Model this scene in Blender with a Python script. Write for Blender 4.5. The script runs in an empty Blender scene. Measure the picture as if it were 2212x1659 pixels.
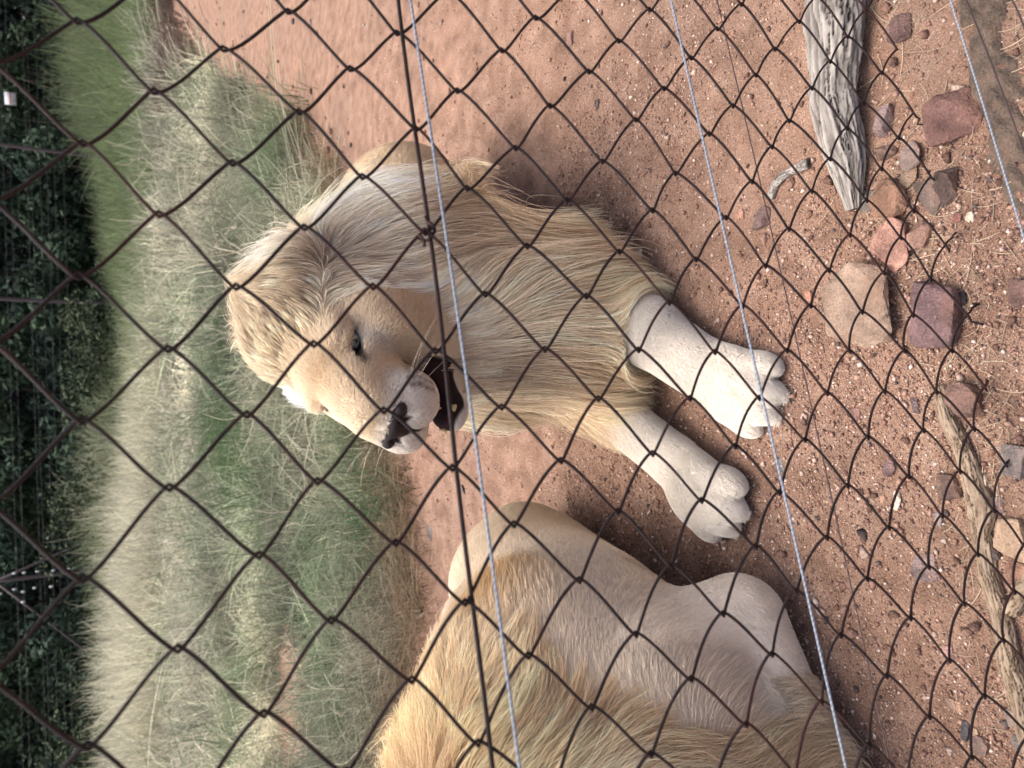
import bpy, bmesh, math, random
import numpy as np
from mathutils import Vector, Matrix, kdtree, noise as mnoise

rng = np.random.default_rng(7)
random.seed(7)
SC = bpy.context.scene
COL = SC.collection

# ------------------------------------------------------------------ camera
CAM_H = 1.10
PITCH, ROLL, FPX = math.radians(28.75), math.radians(1.14), 750.0
_fw = np.array([0, math.cos(PITCH), -math.sin(PITCH)])
_up = np.array([0, math.sin(PITCH), math.cos(PITCH)])
_rt = np.array([1.0, 0, 0])
RT = _rt * math.cos(ROLL) - _up * math.sin(ROLL)
UP = _up * math.cos(ROLL) + _rt * math.sin(ROLL)
CAM = np.array([0, 0, CAM_H])
cam_data = bpy.data.cameras.new('camera')
cam = bpy.data.objects.new('camera', cam_data)
COL.objects.link(cam)
# the photograph was taken with the phone turned on its side: picture left is up in the world
cm = Matrix.Identity(4)
for r in range(3):
    cm[r][0] = -UP[r]; cm[r][1] = RT[r]; cm[r][2] = -_fw[r]; cm[r][3] = CAM[r]
cam.matrix_world = cm
cam_data.sensor_width = 36.0
cam_data.lens = 36.0 * FPX / 1024.0
cam_data.clip_start = 0.02
cam_data.clip_end = 500.0
cam_data.dof.use_dof = True
cam_data.dof.focus_distance = 1.28
cam_data.dof.aperture_fstop = 6.3
SC.camera = cam

# ------------------------------------------------------------------ sky, sun, exposure
SUN_ELEV, SUN_AZ = math.radians(74), math.radians(-50)      # azimuth from +Y towards +X
world = bpy.data.worlds.new('World'); SC.world = world; world.use_nodes = True
wn = world.node_tree; wn.nodes.clear()
wo = wn.nodes.new('ShaderNodeOutputWorld'); wb = wn.nodes.new('ShaderNodeBackground'); ws = wn.nodes.new('ShaderNodeTexSky')
ws.sky_type = 'NISHITA'; ws.sun_disc = False
ws.sun_elevation = SUN_ELEV; ws.sun_rotation = SUN_AZ
ws.air_density = 0.6; ws.dust_density = 7.0; ws.ozone_density = 0.3
wb.inputs['Strength'].default_value = 0.14
wn.links.new(ws.outputs[0], wb.inputs[0]); wn.links.new(wb.outputs[0], wo.inputs[0])
sun_d = bpy.data.lights.new('sun', 'SUN'); sun_d.energy = 1.4; sun_d.angle = math.radians(50); sun_d.color = (1.0, 0.985, 0.965)
sun = bpy.data.objects.new('sun', sun_d); COL.objects.link(sun)
_sd = Vector((math.sin(SUN_AZ) * math.cos(SUN_ELEV), math.cos(SUN_AZ) * math.cos(SUN_ELEV), math.sin(SUN_ELEV)))
sun.rotation_euler = _sd.to_track_quat('Z', 'Y').to_euler()
SC.view_settings.view_transform = 'Standard'
SC.view_settings.look = 'None'
SC.view_settings.exposure = 1.12
SC.view_settings.gamma = 1.0
SC.view_settings.use_curve_mapping = False
SC.render.engine = 'CYCLES'
SC.cycles.use_denoising = True
SC.cycles.use_adaptive_sampling = True; SC.cycles.adaptive_threshold = 0.02; SC.cycles.adaptive_min_samples = 32
SC.cycles.max_bounces = 4; SC.cycles.diffuse_bounces = 3; SC.cycles.glossy_bounces = 2
SC.cycles.transparent_max_bounces = 4
SC.cycles_curves.shape = 'RIBBONS'
SC.cycles_curves.subdivisions = 2

# ------------------------------------------------------------------ helpers
def ray(dx, dy):
    "direction of the sight line through a point of the photograph (given at 2212 x 1659)"
    k = 1024 / 2212.0
    u, v = 768 - dy * k, dx * k
    return RT * (u - 384) / FPX - UP * (v - 512) / FPX + _fw
def atz(dx, dy, z=0.0):
    r = ray(dx, dy); return CAM + r * ((z - CAM_H) / r[2])
def aty(dx, dy, y):
    r = ray(dx, dy); return CAM + r * (y / r[1])
def px_size(p):
    "metres per photograph pixel (2212 wide) at world point p"
    return float((np.asarray(p) - CAM) @ _fw) / FPX * 1024 / 2212.0

def nrm(v):
    v = np.asarray(v, float)
    return v / np.maximum(np.linalg.norm(v, axis=-1, keepdims=True), 1e-9)
def smooth(a, b, x):
    t = np.clip((x - a) / (b - a), 0, 1); return t * t * (3 - 2 * t)
def lin(r, g, b):
    f = lambda c: (c / 255 / 12.92) if c <= 10 else ((c / 255 + 0.055) / 1.055) ** 2.4
    return np.array([f(r), f(g), f(b)])

class Waves:
    "smooth vector noise: a sum of random sine waves"
    def __init__(self, freq, n=14, dim=3, seed=1):
        g = np.random.default_rng(seed)
        self.k = g.normal(size=(n, 3)) * freq; self.ph = g.uniform(0, 6.28, (n,)); self.a = g.normal(size=(n, dim)) / math.sqrt(n) * 1.4
    def __call__(self, p):
        return np.sin(p @ self.k.T + self.ph) @ self.a

def tag(o, label=None, cat=None, group=None, kind=None):
    if label: o['label'] = label
    if cat: o['category'] = cat
    if group: o['group'] = group
    if kind: o['kind'] = kind
    return o
def empty(name, loc):
    o = bpy.data.objects.new(name, None); COL.objects.link(o); o.location = [float(c) for c in loc]; o.empty_display_size = 0.1
    return o
def mesh_obj(name, verts, faces, mat, parent=None, origin=None, smooth_shade=True, cols=None):
    "one mesh object; verts are world coordinates, stored relative to the parent or to origin"
    verts = np.asarray(verts, np.float32)
    org = np.zeros(3) if origin is None else np.asarray(origin, float)
    if parent is not None: org = np.array(parent.matrix_world.translation if parent.parent is None else (0, 0, 0)); org = np.array(root_loc(parent))
    me = bpy.data.meshes.new(name)
    v = (verts - org).astype(np.float32)
    faces = np.asarray(faces, np.int32)
    n, k = faces.shape
    me.vertices.add(len(v)); me.vertices.foreach_set('co', v.ravel())
    me.loops.add(n * k); me.loops.foreach_set('vertex_index', faces.ravel())
    me.polygons.add(n); me.polygons.foreach_set('loop_start', np.arange(n, dtype=np.int32) * k)
    me.update(calc_edges=True); me.validate()
    if smooth_shade: me.polygons.foreach_set('use_smooth', np.ones(len(me.polygons), bool))
    if cols is not None:
        a = me.attributes.new('col', 'FLOAT_COLOR', 'POINT')
        c4 = np.ones((len(v), 4), np.float32); c4[:, :3] = cols; a.data.foreach_set('color', c4.ravel())
    if mat: me.materials.append(mat)
    o = bpy.data.objects.new(name, me); COL.objects.link(o)
    if parent is not None: o.parent = parent
    else: o.location = [float(c) for c in org]
    return o
def root_loc(o):
    l = np.zeros(3)
    while o is not None:
        l += np.array(o.location); o = o.parent
    return l
def strands(name, pts, rad, cols, mat, parent=None, origin=None):
    "hair curves: pts (N,K,3) world, rad (N,K), cols (N,K,3) or (N,3)"
    N, K = pts.shape[:2]
    org = root_loc(parent) if parent is not None else (np.zeros(3) if origin is None else np.asarray(origin, float))
    cu = bpy.data.hair_curves.new(name)
    cu.add_curves([K] * N)
    cu.attributes['position'].data.foreach_set('vector', (pts - org).astype(np.float32).ravel())
    ra = cu.attributes.get('radius') or cu.attributes.new('radius', 'FLOAT', 'POINT')
    ra.data.foreach_set('value', np.broadcast_to(rad, (N, K)).astype(np.float32).ravel())
    a = cu.attributes.new('col', 'FLOAT_COLOR', 'POINT')
    c4 = np.ones((N, K, 4), np.float32)
    c4[..., :3] = cols if cols.ndim == 3 else cols[:, None, :]
    a.data.foreach_set('color', c4.ravel())
    cu.materials.append(mat)
    o = bpy.data.objects.new(name, cu); COL.objects.link(o)
    if parent is not None: o.parent = parent
    else: o.location = [float(c) for c in org]
    return o
def tube(path, rad, sides=6, closed_ends=True):
    "verts and quads of a tube along a path (n,3); rad scalar, (n,) or (n,sides)"
    path = np.asarray(path, float); n = len(path)
    t = nrm(np.gradient(path, axis=0))
    a = np.array([0.0, 0, 1]) if abs(t[0][2]) < 0.9 else np.array([1.0, 0, 0])
    nn = nrm(np.cross(t[0], a)); N = [nn]
    for i in range(1, n):
        nn = nn - t[i] * (nn @ t[i]); nn = nn / np.linalg.norm(nn); N.append(nn)
    N = np.array(N); B = np.cross(t, N)
    th = np.arange(sides) / sides * 2 * math.pi
    r = np.broadcast_to(np.asarray(rad, float).reshape(-1, 1) if np.ndim(rad) < 2 else rad, (n, sides))
    V = path[:, None, :] + r[..., None] * (np.cos(th)[None, :, None] * N[:, None, :] + np.sin(th)[None, :, None] * B[:, None, :])
    V = V.reshape(-1, 3)
    i = np.arange(n - 1)[:, None] * sides; j = np.arange(sides)[None, :]; j2 = (j + 1) % sides
    Q = np.stack([i + j, i + j2, i + sides + j2, i + sides + j], -1).reshape(-1, 4)
    if closed_ends:
        c0, c1 = len(V), len(V) + 1
        V = np.vstack([V, path[:1], path[-1:]])
        k = np.arange(sides); k2 = (k + 1) % sides
        e0 = np.stack([np.full(sides, c0), k2, k, k], -1); e1 = np.stack([np.full(sides, c1), (n - 1) * sides + k, (n - 1) * sides + k2, (n - 1) * sides + k2], -1)
        return V, Q, np.vstack([e0[:, :3], e1[:, :3]])
    return V, Q, None
def tube_obj(name, path, rad, mat, parent=None, origin=None, sides=6, cols=None):
    V, Q, T = tube(path, rad, sides)
    tri = np.vstack([Q[:, [0, 1, 2]], Q[:, [0, 2, 3]], T])
    return mesh_obj(name, V, tri, mat, parent, origin, cols=cols)

# ------------------------------------------------------------------ materials
class Mat:
    def __init__(self, name):
        self.m = bpy.data.materials.new(name); self.m.use_nodes = True
        self.t = self.m.node_tree; self.b = self.t.nodes['Principled BSDF']
    def n(self, kind, **kw):
        nd = self.t.nodes.new(kind)
        for k, v in kw.items():
            if k in nd.inputs: nd.inputs[k].default_value = v
            else: setattr(nd, k, v)
        return nd
    def l(self, a, b): self.t.links.new(a, b)
    def noise(self, scale, detail=4, rough=0.55, vec=None, dist=0.0):
        nd = self.n('ShaderNodeTexNoise'); nd.inputs['Scale'].default_value = scale; nd.inputs['Detail'].default_value = detail
        nd.inputs['Roughness'].default_value = rough; nd.inputs['Distortion'].default_value = dist
        if vec is not None: self.l(vec, nd.inputs['Vector'])
        return nd
    def ramp(self, src, stops):
        nd = self.n('ShaderNodeValToRGB'); cr = nd.color_ramp
        while len(cr.elements) < len(stops): cr.elements.new(0.5)
        for e, (p, c) in zip(cr.elements, stops):
            e.position = p; e.color = (c[0], c[1], c[2], 1) if np.ndim(c) else (c, c, c, 1)
        self.l(src, nd.inputs[0]); return nd
    def mix(self, fac, a, b, blend='MIX'):
        nd = self.n('ShaderNodeMix'); nd.data_type = 'RGBA'; nd.blend_type = blend
        for s, v in ((nd.inputs[0], fac), (nd.inputs[6], a), (nd.inputs[7], b)):
            if hasattr(v, 'links'): self.l(v, s)
            elif np.ndim(v): s.default_value = (v[0], v[1], v[2], 1)
            else: s.default_value = v
        return nd.outputs[2]
    def bump(self, h, strength, dist, prev=None):
        nd = self.n('ShaderNodeBump'); nd.inputs['Strength'].default_value = strength; nd.inputs['Distance'].default_value = dist
        self.l(h, nd.inputs['Height'])
        if prev is not None: self.l(prev, nd.inputs['Normal'])
        return nd.outputs[0]
    def pos(self): return self.n('ShaderNodeNewGeometry').outputs['Position']
    def obj(self): return self.n('ShaderNodeTexCoord').outputs['Object']
    def fin(self, col=None, rough=None, spec=None, normal=None):
        for k, v in (('Base Color', col), ('Roughness', rough), ('Specular IOR Level', spec), ('Normal', normal)):
            if v is None: continue
            s = self.b.inputs[k]
            if hasattr(v, 'links'): self.l(v, s)
            elif np.ndim(v): s.default_value = (v[0], v[1], v[2], 1)
            else: s.default_value = v
        return self.m

def mat_plain(name, col, rough=0.7, spec=0.3, metal=0.0, nscale=40, amt=0.35):
    M = Mat(name); p = M.obj(); nz = M.noise(nscale, 5, vec=p)
    r = M.ramp(nz.outputs[0], [(0.3, np.array(col) * (1 - amt)), (0.7, np.array(col) * (1 + amt))])
    M.b.inputs['Metallic'].default_value = metal
    return M.fin(r.outputs[0], rough, spec, M.bump(nz.outputs[0], 0.3, 0.002))
def mat_attr(name, rough=0.6, spec=0.25, rand=0.0, transl=0.0):
    M = Mat(name); a = M.n('ShaderNodeAttribute'); a.attribute_name = 'col'
    c = a.outputs['Color']
    if rand:
        hi = M.n('ShaderNodeHairInfo'); mr = M.n('ShaderNodeMapRange'); M.l(hi.outputs['Random'], mr.inputs[0])
        mr.inputs[3].default_value = 1 - rand; mr.inputs[4].default_value = 1 + rand
        vm = M.n('ShaderNodeVectorMath'); vm.operation = 'SCALE'; M.l(c, vm.inputs[0]); M.l(mr.outputs[0], vm.inputs['Scale'])
        c = vm.outputs[0]
    M.fin(c, rough, spec)
    if transl:
        tr = M.n('ShaderNodeBsdfTranslucent'); M.l(c, tr.inputs[0]); mx = M.n('ShaderNodeMixShader'); mx.inputs[0].default_value = transl
        M.l(M.b.outputs[0], mx.inputs[1]); M.l(tr.outputs[0], mx.inputs[2])
        M.l(mx.outputs[0], M.t.nodes['Material Output'].inputs['Surface'])
    return M.m

# ------------------------------------------------------------------ ground
_gw1, _gw2, _gw3 = Waves(2.2, 12, 1, 3), Waves(9.0, 16, 1, 4), Waves(38.0, 40, 1, 5)
def gz(x, y):
    x = np.asarray(x, float); y = np.asarray(y, float)
    p = np.stack([x, y, np.zeros_like(x)], -1)
    near = smooth(6.0, 2.5, y)
    z = 0.010 * _gw1(p)[..., 0] + (0.0062 * _gw2(p)[..., 0]) * (0.4 + 0.6 * near)
    z += 0.0016 * _gw3(p)[..., 0] * near
    return z
def graded(lo, hi, a, b, fine, grow=1.16):
    mid = list(np.arange(a, b + 1e-6, fine)); s = fine; l = []; x = a
    while x > lo: s *= grow; x -= s; l.append(x)
    s = fine; r = []; x = mid[-1]
    while x < hi: s *= grow; x += s; r.append(x)
    return np.array(l[::-1] + mid + r)
def mat_ground():
    M = Mat('red_sand'); p = M.pos()
    big = M.noise(1.3, 4, vec=p); mid = M.noise(14, 5, vec=p); fine = M.noise(160, 4, 0.7, vec=p); grit = M.noise(420, 2, 0.6, vec=p)
    base = M.ramp(mid.outputs[0], [(0.28, lin(122, 97, 82)), (0.5, lin(148, 120, 103)), (0.75, lin(169, 141, 123))]).outputs[0]
    warm = M.ramp(big.outputs[0], [(0.35, (0.86, 0.88, 0.90)), (0.65, (1.04, 1.01, 0.99))]).outputs[0]
    c = M.mix(1.0, base, warm, 'MULTIPLY')
    gr = M.ramp(grit.outputs[0], [(0.30, (0.45, 0.43, 0.41)), (0.44, (0.92, 0.92, 0.92)), (0.60, (1.08, 1.07, 1.06)), (0.70, (1.75, 1.7, 1.65))]).outputs[0]
    c = M.mix(1.0, c, gr, 'MULTIPLY')
    vor = M.n('ShaderNodeTexVoronoi'); vor.inputs['Scale'].default_value = 150; M.l(p, vor.inputs['Vector'])
    sel = M.ramp(vor.outputs['Color'], [(0.86, 0.0), (0.9, 1.0)]).outputs[0]
    gd = M.ramp(vor.outputs['Distance'], [(0.30, 1.0), (0.5, 0.0)]).outputs[0]
    f = M.mix(1.0, sel, gd, 'MULTIPLY')
    c = M.mix(f, c, lin(182, 156, 138))
    n1 = M.bump(fine.outputs[0], 0.9, 0.008)
    n2 = M.bump(grit.outputs[0], 0.6, 0.0025, n1)
    n3 = M.bump(M.ramp(vor.outputs['Distance'], [(0.0, 1.0), (0.55, 0.0)]).outputs[0], 0.35, 0.003, n2)
    return M.fin(c, 0.95, 0.12, n3)
def build_ground():
    xs = graded(-90, 90, -1.3, 1.3, 0.012); ys = graded(-6, 160, 0.25, 2.6, 0.012, 1.10)
    X, Y = np.meshgrid(xs, ys, indexing='ij')
    V = np.stack([X, Y, gz(X, Y)], -1).reshape(-1, 3)
    nx, ny = len(xs), len(ys)
    i, j = np.meshgrid(np.arange(nx - 1), np.arange(ny - 1), indexing='ij'); a = (i * ny + j).ravel()
    Q = np.stack([a, a + ny, a + ny + 1, a + 1], -1)
    tag(mesh_obj('ground', V, Q, mat_ground()), 'red sandy ground strewn with coarse grit', kind='structure')
build_ground()

# ------------------------------------------------------------------ implicit bodies (smooth unions meshed by surface nets)
class Body:
    def __init__(self, xs, ys, zs):
        self.ax = [np.asarray(a, np.float32) for a in (xs, ys, zs)]
        self.F = np.full([len(a) for a in self.ax], 0.6, np.float32)
        self.prims = []
    def _sub(self, lo, hi):
        s = []
        for a, l, h in zip(self.ax, lo, hi):
            i0 = max(int(np.searchsorted(a, l)) - 1, 0); i1 = min(int(np.searchsorted(a, h)) + 1, len(a)); s.append(slice(i0, max(i1, i0 + 1)))
        return tuple(s)
    def _pts(self, s):
        X, Y, Z = np.meshgrid(self.ax[0][s[0]], self.ax[1][s[1]], self.ax[2][s[2]], indexing='ij')
        return np.stack([X, Y, Z], -1)
    def add(self, fn, lo, hi, k, tagname, sub=False):
        m = 0.14 if not sub else k + 0.02
        s = self._sub(np.asarray(lo) - m, np.asarray(hi) + m)
        d = fn(self._pts(s)).astype(np.float32); f = self.F[s]
        if sub:
            h = np.clip(0.5 - 0.5 * (f + d) / k, 0, 1); self.F[s] = f * (1 - h) - d * h + k * h * (1 - h)
        else:
            h = np.clip(0.5 + 0.5 * (d - f) / k, 0, 1); self.F[s] = d * (1 - h) + f * h - k * h * (1 - h)
            self.prims.append((tagname, fn))
    def cone(self, a, b, ra, rb, k=0.04, t='body', sub=False):
        a = np.asarray(a, float); b = np.asarray(b, float); ba = b - a; L2 = ba @ ba
        def fn(p):
            h = np.clip(((p - a) @ ba) / L2, 0, 1)
            return np.linalg.norm(p - a - h[..., None] * ba, axis=-1) - (ra + (rb - ra) * h)
        R = max(ra, rb); self.add(fn, np.minimum(a, b) - R, np.maximum(a, b) + R, k, t, sub)
    def ell(self, c, r, fr=None, k=0.04, t='body', sub=False):
        c = np.asarray(c, float); r = np.asarray(r, float); fr = np.eye(3) if fr is None else np.asarray(fr, float)   # columns = axes
        def fn(p):
            q = ((p - c) @ fr) / r
            k0 = np.linalg.norm(q, axis=-1); k1 = np.linalg.norm(q / r, axis=-1)
            return k0 * (k0 - 1) / np.maximum(k1, 1e-6)
        e = np.sqrt(((fr * r) ** 2).sum(1)); self.add(fn, c - e, c + e, k, t, sub)
    def tags_at(self, p):
        D = np.stack([fn(p) for _, fn in self.prims], -1); names = np.array([t for t, _ in self.prims])
        return names[D.argmin(-1)]
    def sample(self, p):
        idx = []; fr = []
        for a, c in zip(self.ax, p.T):
            i = np.clip(np.searchsorted(a, c) - 1, 0, len(a) - 2); idx.append(i); fr.append(np.clip((c - a[i]) / (a[i + 1] - a[i]), 0, 1))
        i, j, k = idx; u, v, w = fr; F = self.F
        c00 = F[i, j, k] * (1 - u) + F[i + 1, j, k] * u; c10 = F[i, j + 1, k] * (1 - u) + F[i + 1, j + 1, k] * u
        c01 = F[i, j, k + 1] * (1 - u) + F[i + 1, j, k + 1] * u; c11 = F[i, j + 1, k + 1] * (1 - u) + F[i + 1, j + 1, k + 1] * u
        return (c00 * (1 - v) + c10 * v) * (1 - w) + (c01 * (1 - v) + c11 * v) * w
    def grad(self, p, e=0.008):
        g = np.empty_like(p)
        for a in range(3):
            d = np.zeros(3); d[a] = e; g[:, a] = self.sample(p + d) - self.sample(p - d)
        return nrm(g)
    def mesh(self):
        F = self.F; xs, ys, zs = self.ax
        ins = F < 0
        nx, ny, nz = F.shape
        cnt = np.zeros((nx - 1, ny - 1, nz - 1), np.int8)
        corners = [(a, b, c) for a in (0, 1) for b in (0, 1) for c in (0, 1)]
        for a, b, c in corners: cnt += ins[a:nx - 1 + a, b:ny - 1 + b, c:nz - 1 + c]
        I, J, K = np.nonzero((cnt > 0) & (cnt < 8))
        vals = {}; pos = {}
        for a, b, c in corners:
            vals[a, b, c] = F[I + a, J + b, K + c]; pos[a, b, c] = np.stack([xs[I + a], ys[J + b], zs[K + c]], -1)
        S = np.zeros((len(I), 3)); N = np.zeros(len(I))
        for a, b, c in corners:
            for d in range(3):
                o = [a, b, c]
                if o[d]: continue
                o[d] = 1; o = tuple(o); va, vb = vals[a, b, c], vals[o]
                m = (va < 0) != (vb < 0); t = np.where(m, va / np.where(m, va - vb, 1), 0)
                S += np.where(m[:, None], pos[a, b, c] + t[:, None] * (pos[o] - pos[a, b, c]), 0); N += m
        V = S / N[:, None]
        vid = np.full((nx - 1, ny - 1, nz - 1), -1, np.int32); vid[I, J, K] = np.arange(len(I))
        Q = []
        for d in range(3):
            s0 = [slice(None)] * 3; s1 = [slice(None)] * 3; s0[d] = slice(0, -1); s1[d] = slice(1, None)
            m = ins[tuple(s0)] != ins[tuple(s1)]; flip = ins[tuple(s0)]
            i = np.stack(np.nonzero(m), -1); e1, e2 = [(1, 2), (2, 0), (0, 1)][d]
            i = i[(i[:, e1] > 0) & (i[:, e2] > 0) & (i[:, e1] < F.shape[e1] - 1) & (i[:, e2] < F.shape[e2] - 1)]
            fl = flip[i[:, 0], i[:, 1], i[:, 2]]
            def at(o1, o2):
                q = i.copy(); q[:, e1] += o1; q[:, e2] += o2; return vid[q[:, 0], q[:, 1], q[:, 2]]
            q = np.stack([at(-1, -1), at(0, -1), at(0, 0), at(-1, 0)], -1)
            q[~fl] = q[~fl][:, ::-1]; Q.append(q)
        Q = np.vstack(Q); Q = Q[(Q >= 0).all(1)]
        # light smoothing
        for _ in range(2):
            acc = np.zeros_like(V); n = np.zeros(len(V))
            for a in range(4):
                for b in ((a + 1) % 4, (a + 3) % 4):
                    np.add.at(acc, Q[:, a], V[Q[:, b]]); np.add.at(n, Q[:, a], 1)
            V = 0.5 * V + 0.5 * acc / np.maximum(n, 1)[:, None]
        return V, Q

def scatter_on(V, Q, n, g, weight=None):
    "n random points on quads, with face normals"
    T = np.vstack([Q[:, [0, 1, 2]], Q[:, [0, 2, 3]]])
    A, B, C = V[T[:, 0]], V[T[:, 1]], V[T[:, 2]]
    cr = np.cross(B - A, C - A); ar = np.linalg.norm(cr, axis=1)
    w = ar.copy()
    if weight is not None: w *= weight((A + B + C) / 3, nrm(cr))
    f = g.choice(len(T), n, p=w / w.sum())
    u, v = g.random(n), g.random(n); m = u + v > 1; u[m] = 1 - u[m]; v[m] = 1 - v[m]
    return A[f] + u[:, None] * (B - A)[f] + v[:, None] * (C - A)[f], nrm(cr[f])
def grow(body, P, L, flow, K, lift, off=0.002, wob=0.0, g=None, waves=None, wave_amt=0.0, curl=0.0, droop=0.0, hold=0.0):
    "strands that leave the skin at P and follow the flow over the body's surface; flow(p) gives a direction"
    N = len(P); pts = np.empty((N, K, 3)); pts[:, 0] = P
    p = P.copy(); step = (L / (K - 1))[:, None]
    jit = g.normal(size=(N, 3)) * wob
    cph = g.uniform(0, 6.28, (N, 1)); cax = nrm(g.normal(size=(N, 3)))
    lift = np.broadcast_to(np.asarray(lift, float), (N,))[:, None]
    hold = np.broadcast_to(np.asarray(hold, float), (N,))[:, None]
    for k in range(1, K):
        if k == 1 or K > 4:                                   # the short coat keeps its first direction
            gr = body.grad(p); W = flow(p)
            if waves is not None: W = W + wave_amt * waves(p)
        Wt = W - gr * (W * gr).sum(1, keepdims=True) * 0.95
        f = k / (K - 1)
        d = nrm(Wt) + gr * lift * (1 - (1.5 - hold) * f) + jit
        if curl: d = d + curl * cax * np.sin(cph + f * 9.0)
        if droop: d = d + np.array([0, 0, -droop * f])
        p = p + nrm(d) * step
        s = body.sample(p); push = np.clip(off + 0.004 * f - s, 0, 0.05)
        p = p + gr * push[:, None]
        pts[:, k] = p
    return pts
def clump(pts, nguide, amt, g, power=1.3, keep=0.15):
    N, K = pts.shape[:2]
    gi = g.choice(N, nguide, replace=False); kd = kdtree.KDTree(nguide)
    mid = pts[:, 0] + 0.3 * (pts[:, K // 2] - pts[:, 0])
    for a, b in enumerate(gi): kd.insert(mid[b], a)
    kd.balance()
    own = np.array([kd.find(m)[1] for m in mid]); G = pts[gi[own]]
    t = (np.arange(K) / (K - 1)) ** power
    off = (pts[:, :1] - G[:, :1])
    tgt = G + off * keep
    w = np.broadcast_to(np.asarray(amt, float), (N,))[:, None, None] * t[None, :, None] * g.uniform(0.5, 1.0, (N, 1, 1))
    return pts * (1 - w) + tgt * w, own

# ------------------------------------------------------------------ lions
M_SKIN = mat_attr('lion_skin', 0.75, 0.15)
M_FUR = mat_attr('lion_fur', 0.6, 0.18, rand=0.07, transl=.22)
M_MANE = mat_attr('lion_mane', 0.5, 0.25, rand=0.22, transl=.38)
def mat_eye():
    M = Mat('lion_eye'); a = M.n('ShaderNodeAttribute'); a.attribute_name = 'col'
    return M.fin(a.outputs['Color'], 0.08, 0.6)
M_EYE = mat_eye()
M_TONGUE = mat_plain('tongue', (0.42, 0.16, 0.16), 0.35, 0.5, nscale=300, amt=0.2)
M_TOOTH = mat_plain('tooth', (0.55, 0.40, 0.20), 0.35, 0.5, nscale=60, amt=0.25)

CREAM, TAN, GREY, WHITE, GOLD = lin(214, 190, 152), lin(178, 143, 98), lin(176, 158, 140), lin(222, 212, 200), lin(206, 166, 104)

class Frame:
    "a local frame: forward, left, up"
    def __init__(self, o, f, u, s=1.0):
        self.o = np.asarray(o, float); self.f = nrm(f); u = np.asarray(u, float); u = u - self.f * (u @ self.f); self.u = nrm(u)
        self.l = np.cross(self.u, self.f); self.R = np.stack([self.f, self.l, self.u], 1); self.s = s
    def w(self, p): return self.o + self.R @ (np.asarray(p, float) * self.s)
    def local(self, P): return ((P - self.o) @ self.R) / self.s

def uv_ball(c, r, nu=20, nv=12, fr=None):
    fr = np.eye(3) if fr is None else fr
    r = np.broadcast_to(np.asarray(r, float), (3,))
    V = [[0, 0, 1]]; F = []
    for i in range(1, nv):
        a = math.pi * i / nv
        for j in range(nu):
            b = 2 * math.pi * j / nu; V.append([math.sin(a) * math.cos(b), math.sin(a) * math.sin(b), math.cos(a)])
    V.append([0, 0, -1]); V = np.array(V, float)
    for j in range(nu):
        F.append([0, 1 + j, 1 + (j + 1) % nu])
        b0 = 1 + (nv - 2) * nu; F.append([b0 + j, len(V) - 1, b0 + (j + 1) % nu])
        for i in range(nv - 2):
            p, q = 1 + i * nu + j, 1 + i * nu + (j + 1) % nu
            F += [[p, p + nu, q + nu], [p, q + nu, q]]
    return np.asarray(c) + (V * r) @ fr.T, np.array(F), V

def lion_head(B, h, ears=(1, -1)):
    s = h.s
    def E(c, r, k=0.02, t='head', sub=False, tilt=0.0, yaw=0.0):
        fr = h.R
        if tilt or yaw:
            ct, st = math.cos(tilt), math.sin(tilt); cy, sy = math.cos(yaw), math.sin(yaw)
            Rt = np.array([[ct, 0, -st], [0, 1, 0], [st, 0, ct]]); Ry = np.array([[cy, -sy, 0], [sy, cy, 0], [0, 0, 1]])
            fr = h.R @ Ry @ Rt
        B.ell(h.w(c), np.array(r) * s, fr, k * s, t, sub)
    def Cn(a, b, ra, rb, k=0.02, t='head', sub=False): B.cone(h.w(a), h.w(b), ra * s, rb * s, k * s, t, sub)
    E((-.06, .006, .035), (.14, .112, .120), .03)
    E((.035, .004, .060), (.075, .084, .052), .03)
    Cn((.045, 0, .052), (.195, 0, -.010), .054, .043, .025)
    E((.09, .004, .0), (.10, .066, .055), .03)
    for q in (1, -1):
        E((.010, .092 * q if q > 0 else -.074, -.035), (.09, .058 if q > 0 else .048, .088), .03)
        E((.166, .028 * q, -.066), (.064, .038, .046), .018, 'muzzle')
        E((.0, .07 * q, -.105), (.085, .05, .065), .03)
        E((.066, .056 * q, .066), (.034, .032, .017 if q > 0 else .012), .02, yaw=.5 * q)
        # cheekbone under the eye
        E((.085, .058 * q, .004), (.035, .026, .018), .02)
    E((.15, 0, -.046), (.085, .050, .048), .025, 'muzzle')
    for q in (1, -1): E((.118, .092 * q, -.05), (.030, .022, .05), .03, sub=True, yaw=-.5 * q)
    E((.208, 0, -.030), (.028, .040, .024), .012, 'muzzle')
    # lower jaw, open
    Cn((.0, 0, -.130), (.125, 0, -.150), .058, .032, .02, 'jaw')
    E((.142, 0, -.152), (.038, .031, .027), .02, 'jaw')
    # mouth gap
    E((.136, 0, -.120), (.070, .060, .0115), .008, sub=True, tilt=-.12)
    E((.17, 0, -.121), (.05, .05, .0105), .008, sub=True, tilt=-.15)
    # eye sockets, nostrils, the groove below the nose
    for q in (1, -1):
        E((.094, .065 * q, .033), (.017, .030, .0072), .004, sub=True, yaw=.75 * q)
        E((.083, .061 * q,   .0495 if q > 0 else .0545), (.022, .027, .0095 if q > 0 else .007), .005, yaw=.75 * q, tilt=.15)
    Cn((.246, 0, -.052), (.225, 0, -.105), .004, .004, .008, sub=True)
    # ears
    for q in ears:
        Cn((-.085, .085 * q, .085), (-.085, .112 * q, .125), .036, .024, .03, 'ear')
        E((-.062, .117 * q, .125), (.018, .012, .026), .010, sub=True, yaw=.7 * q)

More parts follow.
